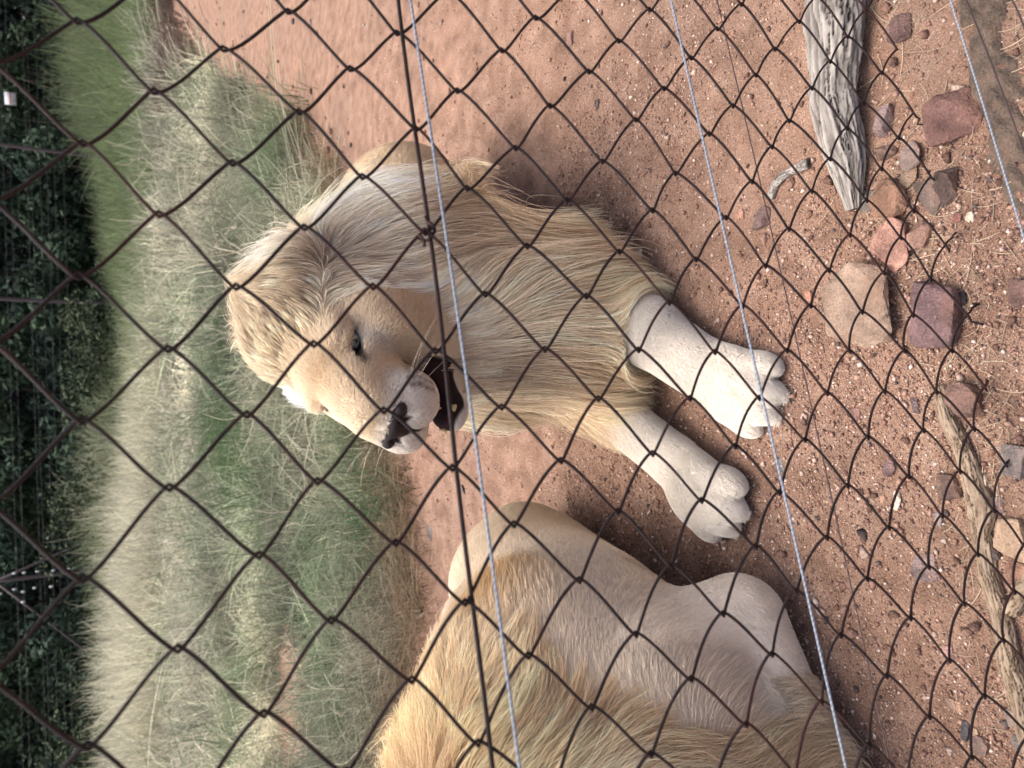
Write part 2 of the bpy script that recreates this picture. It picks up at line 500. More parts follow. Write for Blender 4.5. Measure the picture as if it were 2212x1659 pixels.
def head_colour(L, c):
    "coat colour of the face; L are head coordinates"
    f, l, u = L.T; al = np.abs(l)
    def blob(cf, cl, cu, r): return np.exp(-((f - cf) ** 2 + (al - cl) ** 2 + (u - cu) ** 2) / r ** 2)
    w = lambda m, k: np.clip(m, 0, 1)[:, None] * k
    def mixc(c, col, m): m = np.clip(m, 0, 1)[:, None]; return c * (1 - m) + np.asarray(col) * m
    face = lin(235, 219, 193)
    c = mixc(c, lin(240, 222, 190), smooth(-.10, -.04, f)); c = mixc(c, face, smooth(-.03, .05, f))
    c = mixc(c, lin(210, 176, 132), 0.7 * blob(.11, .0, .05, .045) + .5 * blob(.16, .03, .0, .03))
    c = mixc(c, lin(200, 168, 130), 0.7 * blob(.05, .10, -.045, .062))
    c = mixc(c, lin(216, 180, 126), 0.5 * smooth(.075, .12, u) * smooth(.1, .0, f))
    c = mixc(c, lin(232, 224, 211), 1.0 * blob(.093, .074, .006, .026))         # pale patch under the eye
    c = mixc(c, lin(234, 227, 216), smooth(.12, .17, f) * smooth(.005, -.035, u))   # muzzle
    c = mixc(c, lin(224, 218, 210), smooth(-.135, -.16, u) * smooth(.05, .10, f)) # chin
    # whisker spots in rows
    for r, uu in enumerate((-.052, -.064, -.076, -.088)):
        for k in range(5):
            ff = .195 - k * .018 - .004 * (r % 2); ll = .050 + .012 * min(k, 3)
            c = mixc(c, lin(96, 72, 52), 0.75 * np.exp(-((f - ff) ** 2 + (u - uu) ** 2) / .0058 ** 2) * smooth(.02, .035, al))
    # lids and tear line
    along = -(f - .093) * .68 + (al - .064) * .73
    d = np.sqrt(((along + .004) / .031) ** 2 + ((u - .0325 - .10 * along) / .0090) ** 2) + 10 * smooth(.03, .0, al) + 10 * smooth(.05, .03, f)
    c = mixc(c, lin(24, 18, 16), smooth(1.12, .9, d))
    tl = np.exp(-((along + .034) ** 2 / .010 ** 2 + (u - .022) ** 2 / .008 ** 2)) * smooth(.03, .04, al)
    c = mixc(c, lin(44, 32, 28), 0.9 * tl)
    return c
def nose_mask(L):
    f, l, u = L.T; al = np.abs(l)
    top = -.012 - .05 * al
    m = smooth(.205, .218, f + .02 * smooth(.02, .0, al)) * smooth(top + .004, top - .004, u) * smooth(-.056, -.049, u + .7 * (al - .015).clip(0)) * smooth(.044, .037, al)
    ph = smooth(.205, .212, f) * smooth(.0055, .0035, al) * smooth(-.05, -.055, u) * smooth(-.108, -.10, u)
    return np.clip(m * smooth(.03, .025, al) * smooth(-.02, -.028, u) + ph, 0, 1)
def lip_mask(L):
    f, l, u = L.T; al = np.abs(l)
    q = ((f - .125) / .098) ** 2 + (l / .075) ** 2
    mid = -.121 - .12 * (f - .125)
    lo = .046 - .020 * smooth(.15, .185, f)
    d = u - mid
    return np.where(d > 0, smooth(.026, .020, d), smooth(lo + .006, lo - .003, -d)) * smooth(1.3, 1.05, q) * smooth(.02, .04, f)

M_NOSE = mat_plain('nose_leather', lin(30, 21, 21), 0.5, 0.35, nscale=400, amt=.25)
def lion_face_parts(root, h, B):
    s = h.s
    # nose leather, with nostrils
    o = h.w((.225, 0, -.04)); e = .07 * s; ax = [np.arange(o[k] - e, o[k] + e, .0022) for k in range(3)]
    N = Body(*ax)
    def yw(a): return h.R @ np.array([[math.cos(a), -math.sin(a), 0], [math.sin(a), math.cos(a), 0], [0, 0, 1]])
    N.ell(h.w((.221, 0, -.036)), np.array((.025, .037, .019)) * s, h.R, .008 * s)
    N.ell(h.w((.224, 0, -.052)), np.array((.018, .014, .016)) * s, h.R, .010 * s)
    for q in (1, -1):
        N.ell(h.w((.216, .029 * q, -.039)), np.array((.022, .014, .013)) * s, yw(.35 * q), .008 * s)
    for q in (1, -1):
        N.ell(h.w((.239, .0200 * q, -.043)), np.array((.012, .0080, .0070)) * s, yw(.55 * q), .003 * s, sub=True)
    V, Q = N.mesh(); mesh_obj('nose', V, Q, M_NOSE, root)
    for q in (1, -1):
        c = h.w((.0765, .0575 * q, .034)); R = .0185 * s
        V, F, N = uv_ball(c, R, 28, 18)
        look = nrm(h.R @ nrm(np.array([.74, .66 * q, -.05])))
        ca = nrm(V - c) @ look
        col = np.where(ca[:, None] > math.cos(.26), lin(8, 8, 9), np.where(ca[:, None] > math.cos(.80), lin(160, 162, 152), lin(26, 20, 18)))
        mesh_obj('eye', V, F, M_EYE, root, cols=col)
    V, F, _ = uv_ball(h.w((.112, 0, -.136)), np.array([.055, .024, .008]) * s, 20, 12, h.R @ np.array([[.98, 0, .17], [0, 1, 0], [-.17, 0, .98]]))
    mesh_obj('tongue', V, F, M_TONGUE, root)
    for (f, l, u, ln, sg) in ((.190, .028, -.098, .020, -1), (.190, -.028, -.098, .020, -1), (.168, .024, -.150, .012, 1), (.168, -.024, -.150, .012, 1)):
        path = [h.w((f - .004 * t * t, l, u + sg * ln * t)) for t in np.linspace(0, 1, 6)]
        tube_obj('tooth', path, np.array([.0065, .0062, .0055, .0045, .003, .001]) * s, M_TOOTH, root, sides=8)
    g = np.random.default_rng(11); P = []; K = 9
    for q in (1, -1):
        for r, uu in enumerate((-.050, -.060, -.070)):
            for k in range(2):
                a = np.array([.185 - k * .018 - .004 * (r % 2), (.062 + .010 * min(k, 3)) * q, uu])
                d = nrm(np.array([-.15 - .15 * k + g.normal() * .12, q * (1.0), -.05 - .15 * r + g.normal() * .15])); ln = g.uniform(.05, .11)
                P.append([h.w(a + d * ln * t + np.array([-.04, 0, -.03]) * t * t) for t in np.linspace(0, 1, K)])
    P = np.array(P)
    strands('whiskers', P, np.linspace(.00024, .00008, K)[None] * np.ones((len(P), 1)), np.tile(lin(235, 228, 215), (len(P), 1)), M_FUR, root)

def paw(B, wrist, toe, wid=.074):
    wrist = np.asarray(wrist, float); toe = np.asarray(toe, float)
    f = toe - wrist; f[2] = 0; L = np.linalg.norm(f); fr = Frame(wrist, f, (0, 0, 1)); R = fr.R
    m = wrist * .52 + toe * .48; m[2] = .048
    B.ell(m, (L * .55, wid * .80, .046), R, .03, 'leg')
    B.ell(m - fr.l * wid * .30 + np.array([0, 0, -.012]), (L * .42, wid * .55, .036), R, .02, 'leg')
    for i, (a, ff) in enumerate(((-1.0, -.016), (-.35, .006), (.35, .005), (1.0, -.020))):
        d = nrm(fr.f + fr.l * a * .16); fr2 = Frame(toe, d, (0, 0, 1)).R
        c = toe + fr.l * a * wid * .72 - fr.f * (.036 - ff); c[2] = .033
        B.ell(c, (.040, .0215, .031), fr2, .009, 'leg')
        c2 = c - d * .050; c2[2] = .057
        B.ell(c2, (.050, .0180, .026), fr2, .012, 'leg')
    for a in (-.72, 0, .72):
        q0 = toe + fr.l * a * wid * .72 + fr.f * .02; q1 = toe + fr.l * a * wid * .55 - fr.f * .075; q0[2] = .045; q1[2] = .085
        B.cone(q0, q1, .0036, .0012, .008, 'leg', sub=True)
def finish_lion(root, B, h, colour, shade_fur, mane_spec, seed, nfur, nmane, nguides, face=True, densities=None):
    V, Q = B.mesh()
    V[:, 2] = np.maximum(V[:, 2], -0.02)
    col = colour(V, skin=True)
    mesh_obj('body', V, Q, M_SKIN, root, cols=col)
    g = np.random.default_rng(seed)
    # short coat
    P, Nn = scatter_on(V, Q, nfur, g, densities)
    tg = B.tags_at(P); L = h.local(P)
    keep = np.ones(len(P), bool)
    if face:
        al_ = -(L[:, 0] - .093) * .68 + (np.abs(L[:, 1]) - .064) * .73
        eye = (((al_ + .003) / .027) ** 2 + ((L[:, 2] - .032 - .10 * al_) / .0080) ** 2 < 1) & (np.abs(L[:, 1]) > .03) & (L[:, 0] > .05)
        keep &= ~(eye | (nose_mask(L) > .4) | (lip_mask(L) > .5))
    keep &= (P[:, 2] > .004)
    P, Nn, tg, L = P[keep], Nn[keep], tg[keep], L[keep]
    ln, lift, flow = shade_fur(P, tg, L)
    ln = ln * g.uniform(.7, 1.25, len(P))
    pts = grow(B, P - Nn * .002, ln, flow, 4, lift, .0005, .16, g, Waves(14, 14, 3, seed), .14)
    pts2, _ = clump(pts, max(len(P) // 7, 10), .35, g, 1.0, .35); pts = np.where((tg == 'leg')[:, None, None], pts, pts2)
    c = colour(P, skin=False) * np.where((tg == 'leg')[:, None], g.uniform(.97, 1.03, (len(P), 1)), g.uniform(.90, 1.10, (len(P), 1)))
    t = np.linspace(0, 1, 4)
    cc = c[:, None, :] * (0.90 + .14 * t)[None, :, None]
    strands('fur', pts, np.array([.00042, .00038, .0003, .0001])[None] * np.ones((len(P), 1)), cc, M_FUR, root)
    # long mane
    P, Nn = scatter_on(V, Q, nmane, g, mane_spec['weight'])
    tg = B.tags_at(P); L = h.local(P)
    K = 10
    ln, lift, off = mane_spec['length'](P, tg, L, g)
    pts = grow(B, P - Nn * .004, ln, mane_spec['flow'], K, lift, .003, .10, g, Waves(9, 16, 3, seed + 1), mane_spec.get('wave', .35), curl=mane_spec.get('curl', .12), droop=.15, hold=off)
    pts, own = clump(pts, nguides, mane_spec.get('clump', .8) * (1 - (0 if off is None else .65 * np.clip(off, 0, 1))), g, 1.2, .22)
    gc = np.random.default_rng(seed + 2).normal(size=(nguides, 1))
    wz = Waves(16, 20, 1, seed + 5)(P * np.array([1, 1, .45]))
    c = mane_spec['colour'](P, tg, L) * np.clip(1.03 + .15 * gc[own] + .15 * wz, .45, 1.3) ** np.array([.9, 1.0, 1.1]) * g.uniform(.85, 1.15, (len(P), 1))
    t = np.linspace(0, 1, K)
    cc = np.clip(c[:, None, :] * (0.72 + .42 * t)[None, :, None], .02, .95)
    r = np.interp(t, [0, .15, .7, 1], [.0004, .00056, .00045, .00012])
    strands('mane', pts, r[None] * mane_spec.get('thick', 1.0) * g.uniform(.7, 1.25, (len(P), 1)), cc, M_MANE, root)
    return V, Q

def axis(lo, hi, spans):
    "grid lines with a finer step inside given spans [(a, b, step)], default step last"
    x = lo; out = [lo]; d = spans[-1]
    while x < hi:
        s = d
        for a, b, st in spans[:-1]:
            if a - .02 <= x <= b: s = st
        x += s; out.append(x)
    return np.array(out)

def lion_facing():
    h = Frame((.0630, 1.457, .6510), (-.500, -.850, .172), (.235, .080, .968), 1.085)
    B = Body(axis(-.42, .80, [(-.16, .24, .0048), .011]), axis(.90, 2.75, [(1.16, 1.56, .0048), .011]), axis(-.03, 1.0, [(.42, .86, .0048), .011]))
    # trunk, going back and to the side
    B.cone((.17, 1.70, .30), (.36, 2.36, .24), .23, .20, .06)
    B.ell((.475, 2.03, .345), (.205, .28, .175), None, .06)
    B.ell((.34, 2.36, .20), (.19, .20, .20), None, .06)
    B.ell((.15, 1.62, .26), (.22, .22, .26), None, .06)
    # forelegs
    el, wr, to = (.24, 1.47, .13), (.030, 1.125, .066), (-.050, .962, .02)
    B.cone(el, (.105, 1.25, .085), .085, .064, .04, 'leg'); B.cone((.105, 1.25, .085), wr, .066, .058, .03, 'leg'); paw(B, wr, to, .080)
    el, wr, to = (.02, 1.52, .14), (-.158, 1.225, .058), (-.275, 1.066, .02)
    B.cone(el, (-.085, 1.35, .082), .08, .050, .04, 'leg'); B.cone((-.085, 1.35, .082), wr, .052, .050, .03, 'leg'); paw(B, wr, to, .078)
    # neck and the bulk of the mane
    B.cone(h.w((-.10, 0, -.02)), (.20, 1.68, .44), .155, .22, .05, 'mane')
    B.cone((.14, 1.56, .66), (.30, 1.67, .46), .15, .165, .06, 'mane')
    B.cone((.26, 1.60, .46), (.22, 1.54, .16), .150, .125, .06, 'mane')
    B.cone((.12, 1.50, .46), (.12, 1.41, .22), .165, .135, .06, 'mane')
    B.ell((.165, 1.46, .17), (.135, .10, .15), None, .06, 'mane')
    B.ell(h.w((-.055, .0, .115)), np.array((.092, .105, .080)), h.R, .035, 'mane')
    lion_head(B, h, (1,))
    root = empty('lion', (.15, 1.55, 0)); tag(root, 'pale male lion with open mouth lying with both forelegs stretched out', 'lion', 'lions lying behind the fence')
    def colour(P, skin):
        L = h.local(P); z = P[:, 2]
        base = lin(218, 198, 168)
        c = np.tile(base, (len(P), 1))
        tg = B.tags_at(P)
        leg = smooth(1.45, 1.25, P[:, 1]) * smooth(.30, .16, z)
        c = c * (1 - leg[:, None]) + lin(245, 238, 227) * leg[:, None]
        n = Waves(22, 16, 1, 8)(P)[:, 0]
        c = c * (1 + .05 * n[:, None])
        hd = np.isin(tg, ['head', 'muzzle', 'jaw', 'ear'])
        c = np.where(hd[:, None], head_colour(L, c), c)
        if skin:
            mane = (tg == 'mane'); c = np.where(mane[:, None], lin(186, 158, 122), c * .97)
            m = np.maximum(nose_mask(L), lip_mask(L)) * hd; c = c * (1 - m[:, None]) + lin(30, 22, 22) * m[:, None]
            ins = (np.abs(L[:, 2] + .121 + .12 * (L[:, 0] - .125)) < .019) & (L[:, 0] > .02) & (L[:, 0] < .21) & (np.abs(L[:, 1]) < .06) & hd
            c[ins] = lin(52, 30, 30)
        return c
    def shade_fur(P, tg, L):
        ln = np.full(len(P), .017); hd = np.isin(tg, ['head', 'muzzle', 'jaw']) & (L[:, 0] > -.06)
        ln[hd] = np.interp(L[hd, 0], [-.02, .02, .08, .2], [.042, .026, .011, .007])
        ln[tg == 'leg'] = .0080
        for tp in ((-.050, .962, .02), (-.275, 1.066, .02)):
            dt = np.linalg.norm(P - np.array(tp), axis=1); ln += .012 * smooth(.075, .02, dt) * (tg == 'leg')
        for tp in ((-.115, 1.17, .03), (-.01, 1.06, .02)): ln += .016 * smooth(.05, .015, np.linalg.norm(P - np.array(tp), axis=1)) * (tg == 'leg')
        lift = np.where(hd, .22, np.where(tg == 'leg', .10, .2))
        nose = h.w((.25, 0, -.02))
        def flow(p):
            Lp = h.local(p); hw = (smooth(-.20, -.08, Lp[:, 0]) * smooth(.34, .26, np.linalg.norm(Lp, axis=1)))[:, None]
            fw_ = nrm(p - nose) + np.array([0, 0, -.35])
            leg = (smooth(1.5, 1.3, p[:, 1]) * smooth(.32, .2, p[:, 2]))[:, None]
            w = np.array([.45, .75, -.45]) * (1 - leg) + np.array([-.5, -.85, -.15]) * leg
            return fw_ * hw + w * (1 - hw)
        return ln, lift, flow
    def mweight(c, n):
        tg = B.tags_at(c); L = h.local(c)
        w = (tg == 'mane').astype(float)
        hd = np.isin(tg, ['head', 'ear']); w = np.where(hd, smooth(.03, -.06, L[:, 0] + .25 * np.clip(-L[:, 2] - .03, 0, .2) - .045 * smooth(.05, .10, L[:, 2])) * (1 + .8 * smooth(.06, .11, L[:, 2])), w)
        w = np.where(tg == 'jaw', smooth(.05, .0, L[:, 0]), w); w = np.where(tg == 'ear', 2.0, w)
        w = np.where((tg == 'body') & (c[:, 1] < 1.66), .8, w) * smooth(1.80, 1.70, c[:, 1])
        w *= (c[:, 2] > .03) * np.where(n[:, 1] > .85, .5, 1)
        return w
    def mlength(P, tg, L, g):
        near = np.clip(np.linalg.norm(L - np.array([.02, 0, 0]), axis=1) / .32, 0, 1)
        ln = (.10 + .20 * near) * g.uniform(.65, 1.2, len(P))
        crest = smooth(.065, .115, L[:, 2]) * smooth(.22, .15, np.abs(L[:, 1])) * smooth(-.2, -.12, L[:, 0])
        ln = ln * (1 - crest) + crest * g.uniform(.05, .15, len(P)) * (1 - .45 * smooth(-.02, .07, L[:, 0]))
        rim = smooth(-.09, .0, L[:, 0]) * (np.linalg.norm(L, axis=1) < .22); ln = ln * (1 - .6 * rim)
        low = smooth(.34, .10, P[:, 2]); ln = ln * (1 - (.80 - .22 * smooth(1.50, 1.42, P[:, 1])) * low) * (1 - .45 * smooth(1.6, 1.75, P[:, 1]))
        topn = smooth(.62, .76, P[:, 2]) * (1 - rim)
        side = smooth(-.07, -.03, L[:, 2]) * smooth(-.05, -.10, L[:, 1]) * smooth(.28, .2, np.linalg.norm(L, axis=1)) * (1 - crest)
        ln = np.where(side > .3, g.uniform(.035, .085, len(P)), ln); lf = smooth(-.02, -.08, L[:, 1]) * smooth(.02, .08, L[:, 2]); ln = ln * (1 - .45 * lf)
        return ln, np.maximum((.28 - .14 * rim + .35 * topn) * (1 - crest) + 1.0 * crest, side * .8), np.maximum(crest * .75, np.maximum(side * .8, topn * .4))
    def mflow(p):
        L = h.local(p); z = p[:, 2]
        up = smooth(.50, .80, z)[:, None]
        w = np.array([.10, -.02, -1.0]) * (1 - up) + np.array([.72, .42, -.62]) * up
        crest = (smooth(.07, .12, L[:, 2]) * smooth(.26, .16, np.abs(L[:, 1])) * smooth(-.2, -.12, L[:, 0]))[:, None]
        cw = h.u * .8 - h.l * .10 - h.f * .55 + .6 * Waves(14, 12, 3, 77)(p)
        left = (smooth(-.06, -.13, L[:, 1]) * (1 - smooth(-.14, -.24, L[:, 2])))[:, None]; crest = np.maximum(crest, left * smooth(-.04, .04, L[:, 2])[:, None] * (np.linalg.norm(L, axis=1) < .3)[:, None])
        w = w * (1 - left) + (np.array([-.25, .25, -.9])) * left
        return w * (1 - crest) + cw * crest
    def mcol(P, tg, L):
        n = Waves(7, 16, 1, 21)(P)[:, :1]; m = np.clip(.5 + .42 * n, 0, 1)
        c = lin(252, 239, 217) * (1 - m) + lin(241, 214, 179) * m
        top = smooth(.54, .74, P[:, 2])[:, None]; c = c * (1 - .75 * top) + lin(253, 246, 232) * .75 * top  # upper mane whitened: white hairs, plus bright highlights painted into the colour
        crest = (smooth(.05, .11, L[:, 2]) * smooth(.16, .08, np.abs(L[:, 1])))[:, None]; c = c * (1 - .6 * crest) + lin(246, 224, 184) * .5 * crest
        return c
    finish_lion(root, B, h, colour, shade_fur, dict(weight=mweight, length=mlength, flow=mflow, colour=mcol), 31, 330000, 96000, 2600,
                densities=lambda c, n: np.where(np.isin(B.tags_at(c), ['mane']), .12, np.where(c[:, 1] > 1.9, .5, np.where(np.linalg.norm(h.local(c), axis=1) < .28, 3.6, np.where((c[:, 1] < 1.45) & (c[:, 2] < .2), 4.5, .8)))) * (c[:, 2] > .0))
    lion_face_parts(root, h, B)

def lion_resting():
    h = Frame((-1.10, .96, .62), (-.80, -.58, .0), (0, 0, 1), 1.08)
    B = Body(axis(-1.5, -.16, [.0105]), axis(.45, 1.98, [.0105]), axis(-.03, .95, [.0105]))
    B.cone((-.545, 1.22, .29), (-.50, 1.60, .19), .225, .185, .06)
    B.ell((-.485, 1.60, .175), (.150, .22, .165), None, .06)
    B.cone((-.43, 1.53, .30), (-.385, 1.64, .18), .055, .075, .05)
    B.ell((-.50, 1.44, .10), (.115, .26, .10), None, .04)
    B.ell((-.50, 1.20, .40), (.15, .19, .13), None, .06)
    # shoulder blade, upper arm, elbow, forearm
    B.cone((-.45, 1.15, .38), (-.485, 1.07, .27), .10, .10, .05)
    B.cone((-.50, 1.05, .28), (-.437, 1.005, .10), .105, .076, .03, 'leg')
    B.cone((-.44, 1.0, .085), (-.66, .865, .072), .076, .062, .022, 'leg')
    B.cone((-.66, .865, .072), (-.82, .75, .066), .062, .060, .03, 'leg')
    paw(B, (-.82, .75, .066), (-.96, .64, .02))
    B.ell((-.62, 1.05, .24), (.20, .20, .24), None, .06)
    B.ell((-.455, 1.10, .27), (.075, .075, .15), None, .03)                                  # muscle behind the shoulder
    B.cone((-.40, 1.16, .44), (-.365, 1.165, .20), .012, .016, .035, sub=True)               # crease behind the shoulder
    B.cone((-.36, 1.19, .16), (-.42, 1.13, .12), .020, .024, .03, sub=True)                  # armpit
    B.cone((-.50, 1.24, .515), (-.50, 1.46, .42), .06, .05, .05)                               # spine
    # neck and bulk of the mane
    B.cone((-.55, 1.18, .44), (-.66, 1.12, .49), .155, .175, .06)
    B.cone((-.68, 1.11, .485), (-.82, 1.05, .52), .175, .195, .06, 'mane')
    B.cone((-.80, 1.06, .52), (-1.03, .98, .58), .195, .19, .06, 'mane')
    B.cone((-.74, .98, .40), (-.76, .88, .20), .20, .14, .06, 'mane')
    B.ell((-.70, 1.00, .36), (.13, .15, .17), None, .05, 'mane')
    lion_head(B, h)
    root = empty('lion', (-.6, 1.2, 0)); tag(root, 'lion with golden-backed mane lying turned away, its shoulder and elbow nearest the fence', 'lion', 'lions lying behind the fence')
    def colour(P, skin):
        tg = B.tags_at(P); L = h.local(P)
        c = np.tile(lin(234, 221, 202), (len(P), 1))
        pale = smooth(.16, .04, P[:, 2]) * smooth(1.15, 1.3, P[:, 1]); c = c * (1 - .5 * pale[:, None]) + lin(222, 208, 190) * .5 * pale[:, None]
        leg = smooth(.30, .15, P[:, 2]) * smooth(1.2, 1.1, P[:, 1]); c = c * (1 - .7 * leg[:, None]) + lin(240, 232, 220) * .7 * leg[:, None]
        rump = smooth(1.35, 1.55, P[:, 1]); c = c * (1 - .6 * rump[:, None]) + lin(218, 202, 178) * .6 * rump[:, None]
        arm = np.exp(-(((P - np.array([-.40, 1.155, .17])) / np.array([.09, .05, .045])) ** 2).sum(1)); c = c * (1 - .8 * arm[:, None]) + lin(184, 142, 96) * .8 * arm[:, None]
        ridge = np.exp(-(((P[:, 0] + .38) / .08) ** 2 + ((P[:, 1] - 1.24) / .13) ** 2)) * smooth(.34, .44, P[:, 2]); c = c * (1 - .8 * ridge[:, None]) + lin(224, 190, 136) * .75 * ridge[:, None]
        c = c * (1 + .05 * Waves(22, 16, 1, 9)(P))
        hd = np.isin(tg, ['head', 'muzzle', 'jaw', 'ear']); c = np.where(hd[:, None], head_colour(L, c), c)
        if skin:
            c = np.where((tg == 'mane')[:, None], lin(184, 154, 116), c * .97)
            m = np.maximum(nose_mask(L), lip_mask(L)) * hd; c = c * (1 - m[:, None]) + lin(30, 22, 22) * m[:, None]
        return c
    def shade_fur(P, tg, L):
        ln = np.full(len(P), .017); ln[tg == 'leg'] = .008
        ridge = np.exp(-(((P[:, 0] + .38) / .09) ** 2 + ((P[:, 1] - 1.24) / .15) ** 2)) * smooth(.34, .44, P[:, 2])
        ln = ln + .055 * ridge + .030 * smooth(-.40, -.53, P[:, 0]) * (tg != 'leg') * smooth(1.45, 1.25, P[:, 1])
        def flow(p):
            leg = (smooth(.20, .12, p[:, 2]) * smooth(1.12, 1.02, p[:, 1]))[:, None]
            arm = (smooth(.34, .22, p[:, 2]) * smooth(1.16, 1.06, p[:, 1]))[:, None] * (1 - leg)
            w = np.array([.30, .85, -.40]) * (1 - leg - arm) + np.array([-.75, -.65, 0]) * leg + np.array([.45, -.1, -.9]) * arm
            return w
        return ln, .22 + .6 * ridge, flow
    def mweight(c, n):
        tg = B.tags_at(c); L = h.local(c)
        w = (tg == 'mane').astype(float)
        hd = np.isin(tg, ['head', 'ear', 'jaw']); w = np.where(hd, smooth(.0, -.045, L[:, 0]), w)
        bx = -.515 + .07 * smooth(.42, .52, c[:, 2]) + .035 * Waves(12, 14, 1, 91)(c)[:, 0]; w = np.where((tg == 'body'), .9 * smooth(bx, bx - .05, c[:, 0]) * (c[:, 1] < 1.36), w)
        w = np.where((tg == 'leg') & (c[:, 0] < -.50) & (c[:, 0] > -.68) & (c[:, 2] < .22) & (n[:, 2] > -.3), 1.6, w)
        return w * (c[:, 2] > .02) * np.where(c[:, 0] < -1.0, .3, 1)
    def mlength(P, tg, L, g):
        ln = np.full(len(P), .19) * g.uniform(.4, 1.25, len(P)) * (1 - .5 * smooth(-.66, -.50, P[:, 0]))
        top = smooth(.52, .66, P[:, 2]); ln = ln * (1 - .35 * top)
        ln = np.where(tg == 'leg', g.uniform(.04, .08, len(P)), ln)
        return ln, .32 + .55 * top, top * .5
    def mflow(p):
        top = smooth(.50, .66, p[:, 2])[:, None]
        w = np.array([.42, -.12, -.85]) * (1 - top) + np.array([.55, .35, .35]) * top
        lg = (smooth(.22, .15, p[:, 2]))[:, None]
        return w * (1 - lg) + np.array([.35, -.75, -.55]) * lg
    def mcol(P, tg, L):
        n = Waves(8, 16, 1, 23)(P)[:, :1]; m = np.clip(.5 + .42 * n, 0, 1)
        c = lin(248, 235, 211) * (1 - m) + lin(233, 209, 175) * m
        top = smooth(.48, .64, P[:, 2])[:, None]; c = c * (1 - .8 * top) + lin(241, 215, 176) * .8 * top
        low = smooth(.26, .14, P[:, 2])[:, None]; c = c * (1 - .7 * low) + lin(232, 220, 200) * .7 * low
        return c
    finish_lion(root, B, h, colour, shade_fur, dict(weight=mweight, length=mlength, flow=mflow, colour=mcol, wave=.85, curl=.50, clump=.62, thick=.68), 57, 140000, 104000, 5200, densities=lambda c, n: np.where(np.isin(B.tags_at(c), ['mane', 'head', 'muzzle', 'jaw', 'ear']), .10, 1.0) * (c[:, 2] > .0))
    lion_face_parts(root, h, B)
lion_facing()
lion_resting()

# ------------------------------------------------------------------ the chain-link fence and its wires
UNIT = 0.053
F_YAW = 0.2338
F_DIR = np.array([math.cos(F_YAW), math.sin(F_YAW), 0.0]); F_NRM = np.array([math.sin(F_YAW), -math.cos(F_YAW), 0.0])  # towards the camera
F_ORG = CAM + UNIT * np.array([5.462, 12.5964, 0.2345]); F_ASP = 1.0228
def fpt(i, j, d=0.0):
    return F_ORG + UNIT * (np.multiply.outer(i, F_DIR) + np.multiply.outer(np.asarray(j) * F_ASP, np.array([0, 0, -1.0]))) + np.multiply.outer(d, F_NRM)
def mat_rust():
    M = Mat('rusty_wire'); p = M.obj(); a = M.noise(55, 5, 0.6, vec=p); b = M.noise(7, 3, vec=p)
    c = M.ramp(a.outputs[0], [(0.3, lin(24, 17, 19)), (0.55, lin(36, 24, 25)), (0.75, lin(54, 32, 28))]).outputs[0]
    c = M.mix(M.ramp(b.outputs[0], [(0.52, 0.0), (0.70, 0.6)]).outputs[0], c, lin(66, 36, 30))
    return M.fin(c, 0.7, 0.35, M.bump(M.noise(700, 3, vec=p).outputs[0], 0.5, 0.0006))
M_RUST = mat_rust()
def build_fence():
    root = empty('chain_link_fence', (F_ORG[0], F_ORG[1], 0)); tag(root, 'rusty brown diamond chain-link fence in front of the lions', 'fence')
    g = np.random.default_rng(5)
    J0, J1 = -15, 20
    jit = {}
    def node(i, j):
        if (i, j) not in jit: jit[i, j] = (g.normal() * .034, g.normal() * .030, g.normal() * .003)
        return jit[i, j]
    per = 10
    for k in range(-24, 26):
        pts = []
        end = J1 + g.choice([0.15, 0.45, 0.8, -.1])
        js = np.arange(J0, J1 + 1)
        for j in js[:-1]:
            # at integer j the wire is at column k or k+1
            left0 = (j - k) % 2 == 0
            i0, i1 = (k, k + 1) if left0 else (k + 1, k)
            n0, n1 = node(i0, j), node(i1, j + 1)
            for q in range(per):
                t = q / per
                if j + t > end: break
                s = .5 - .5 * math.cos(math.pi * t); s = .80 * t + .20 * s      # nearly straight, rounded at the turns
                x = i0 + (i1 - i0) * s
                over = .045 * math.cos(math.pi * t) * (-1 if left0 else 1)         # hooks past the neighbour
                # strands going down to the left run in front, the others behind
                front = not left0
                dep = math.sin(math.pi * t) ** .8 * (.0030 if front else -.0080)
                pts.append(fpt(x + over + n0[0] * (1 - t) + n1[0] * t, j + t + n0[1] * (1 - t) + n1[1] * t, dep + n0[2] * (1 - t) + n1[2] * t))
        # loose cut end at the bottom
        last = pts[-1]; d = nrm(pts[-1] - pts[-2])
        for q in range(1, int(g.integers(2, 8))): pts.append(last + d * .0052 * q + F_NRM * .0007 * q * q * g.uniform(-.4, .6))
        tube_obj('wire', np.array(pts), .00158, M_RUST, root, sides=6)
    # straight line wire threaded through the mesh
    i = np.linspace(-25, 27, 110); w = Waves(1.2, 8, 2, 4)(np.stack([i, i * 0, i * 0], 1) * .3)
    tube_obj('line_wire', fpt(i, 5.05 + .05 * w[:, 0], -.0035 + .002 * w[:, 1]), .0021, M_RUST, root, sides=8)
    # twisted tie
    c = fpt(-3.0, 5.0); a = np.linspace(0, 5 * math.pi, 60)
    ax = nrm(F_DIR * .75 + np.array([0, 0, -.65])); n1 = nrm(np.cross(ax, F_NRM)); 
    path = c + np.outer(a / a[-1] * .022 - .008, ax) + np.outer(np.cos(a) * .0048, n1) + np.outer(np.sin(a) * .0048, F_NRM)
    path = np.vstack([path, path[-1] + np.outer(np.linspace(.15, 1, 6) * .007, nrm(F_DIR + np.array([0, 0, .55]) + .3 * F_NRM))])
    tube_obj('tie_wire', path, .0016, M_RUST, root, sides=6)
build_fence()
def on_plane(dx, dy, off):
    "point of a sight line at a given distance in front of (+) or behind (-) the fence plane"
    r = ray(dx, dy); t = ((F_ORG - CAM) @ F_NRM + off) / (r @ F_NRM); return CAM + r * t
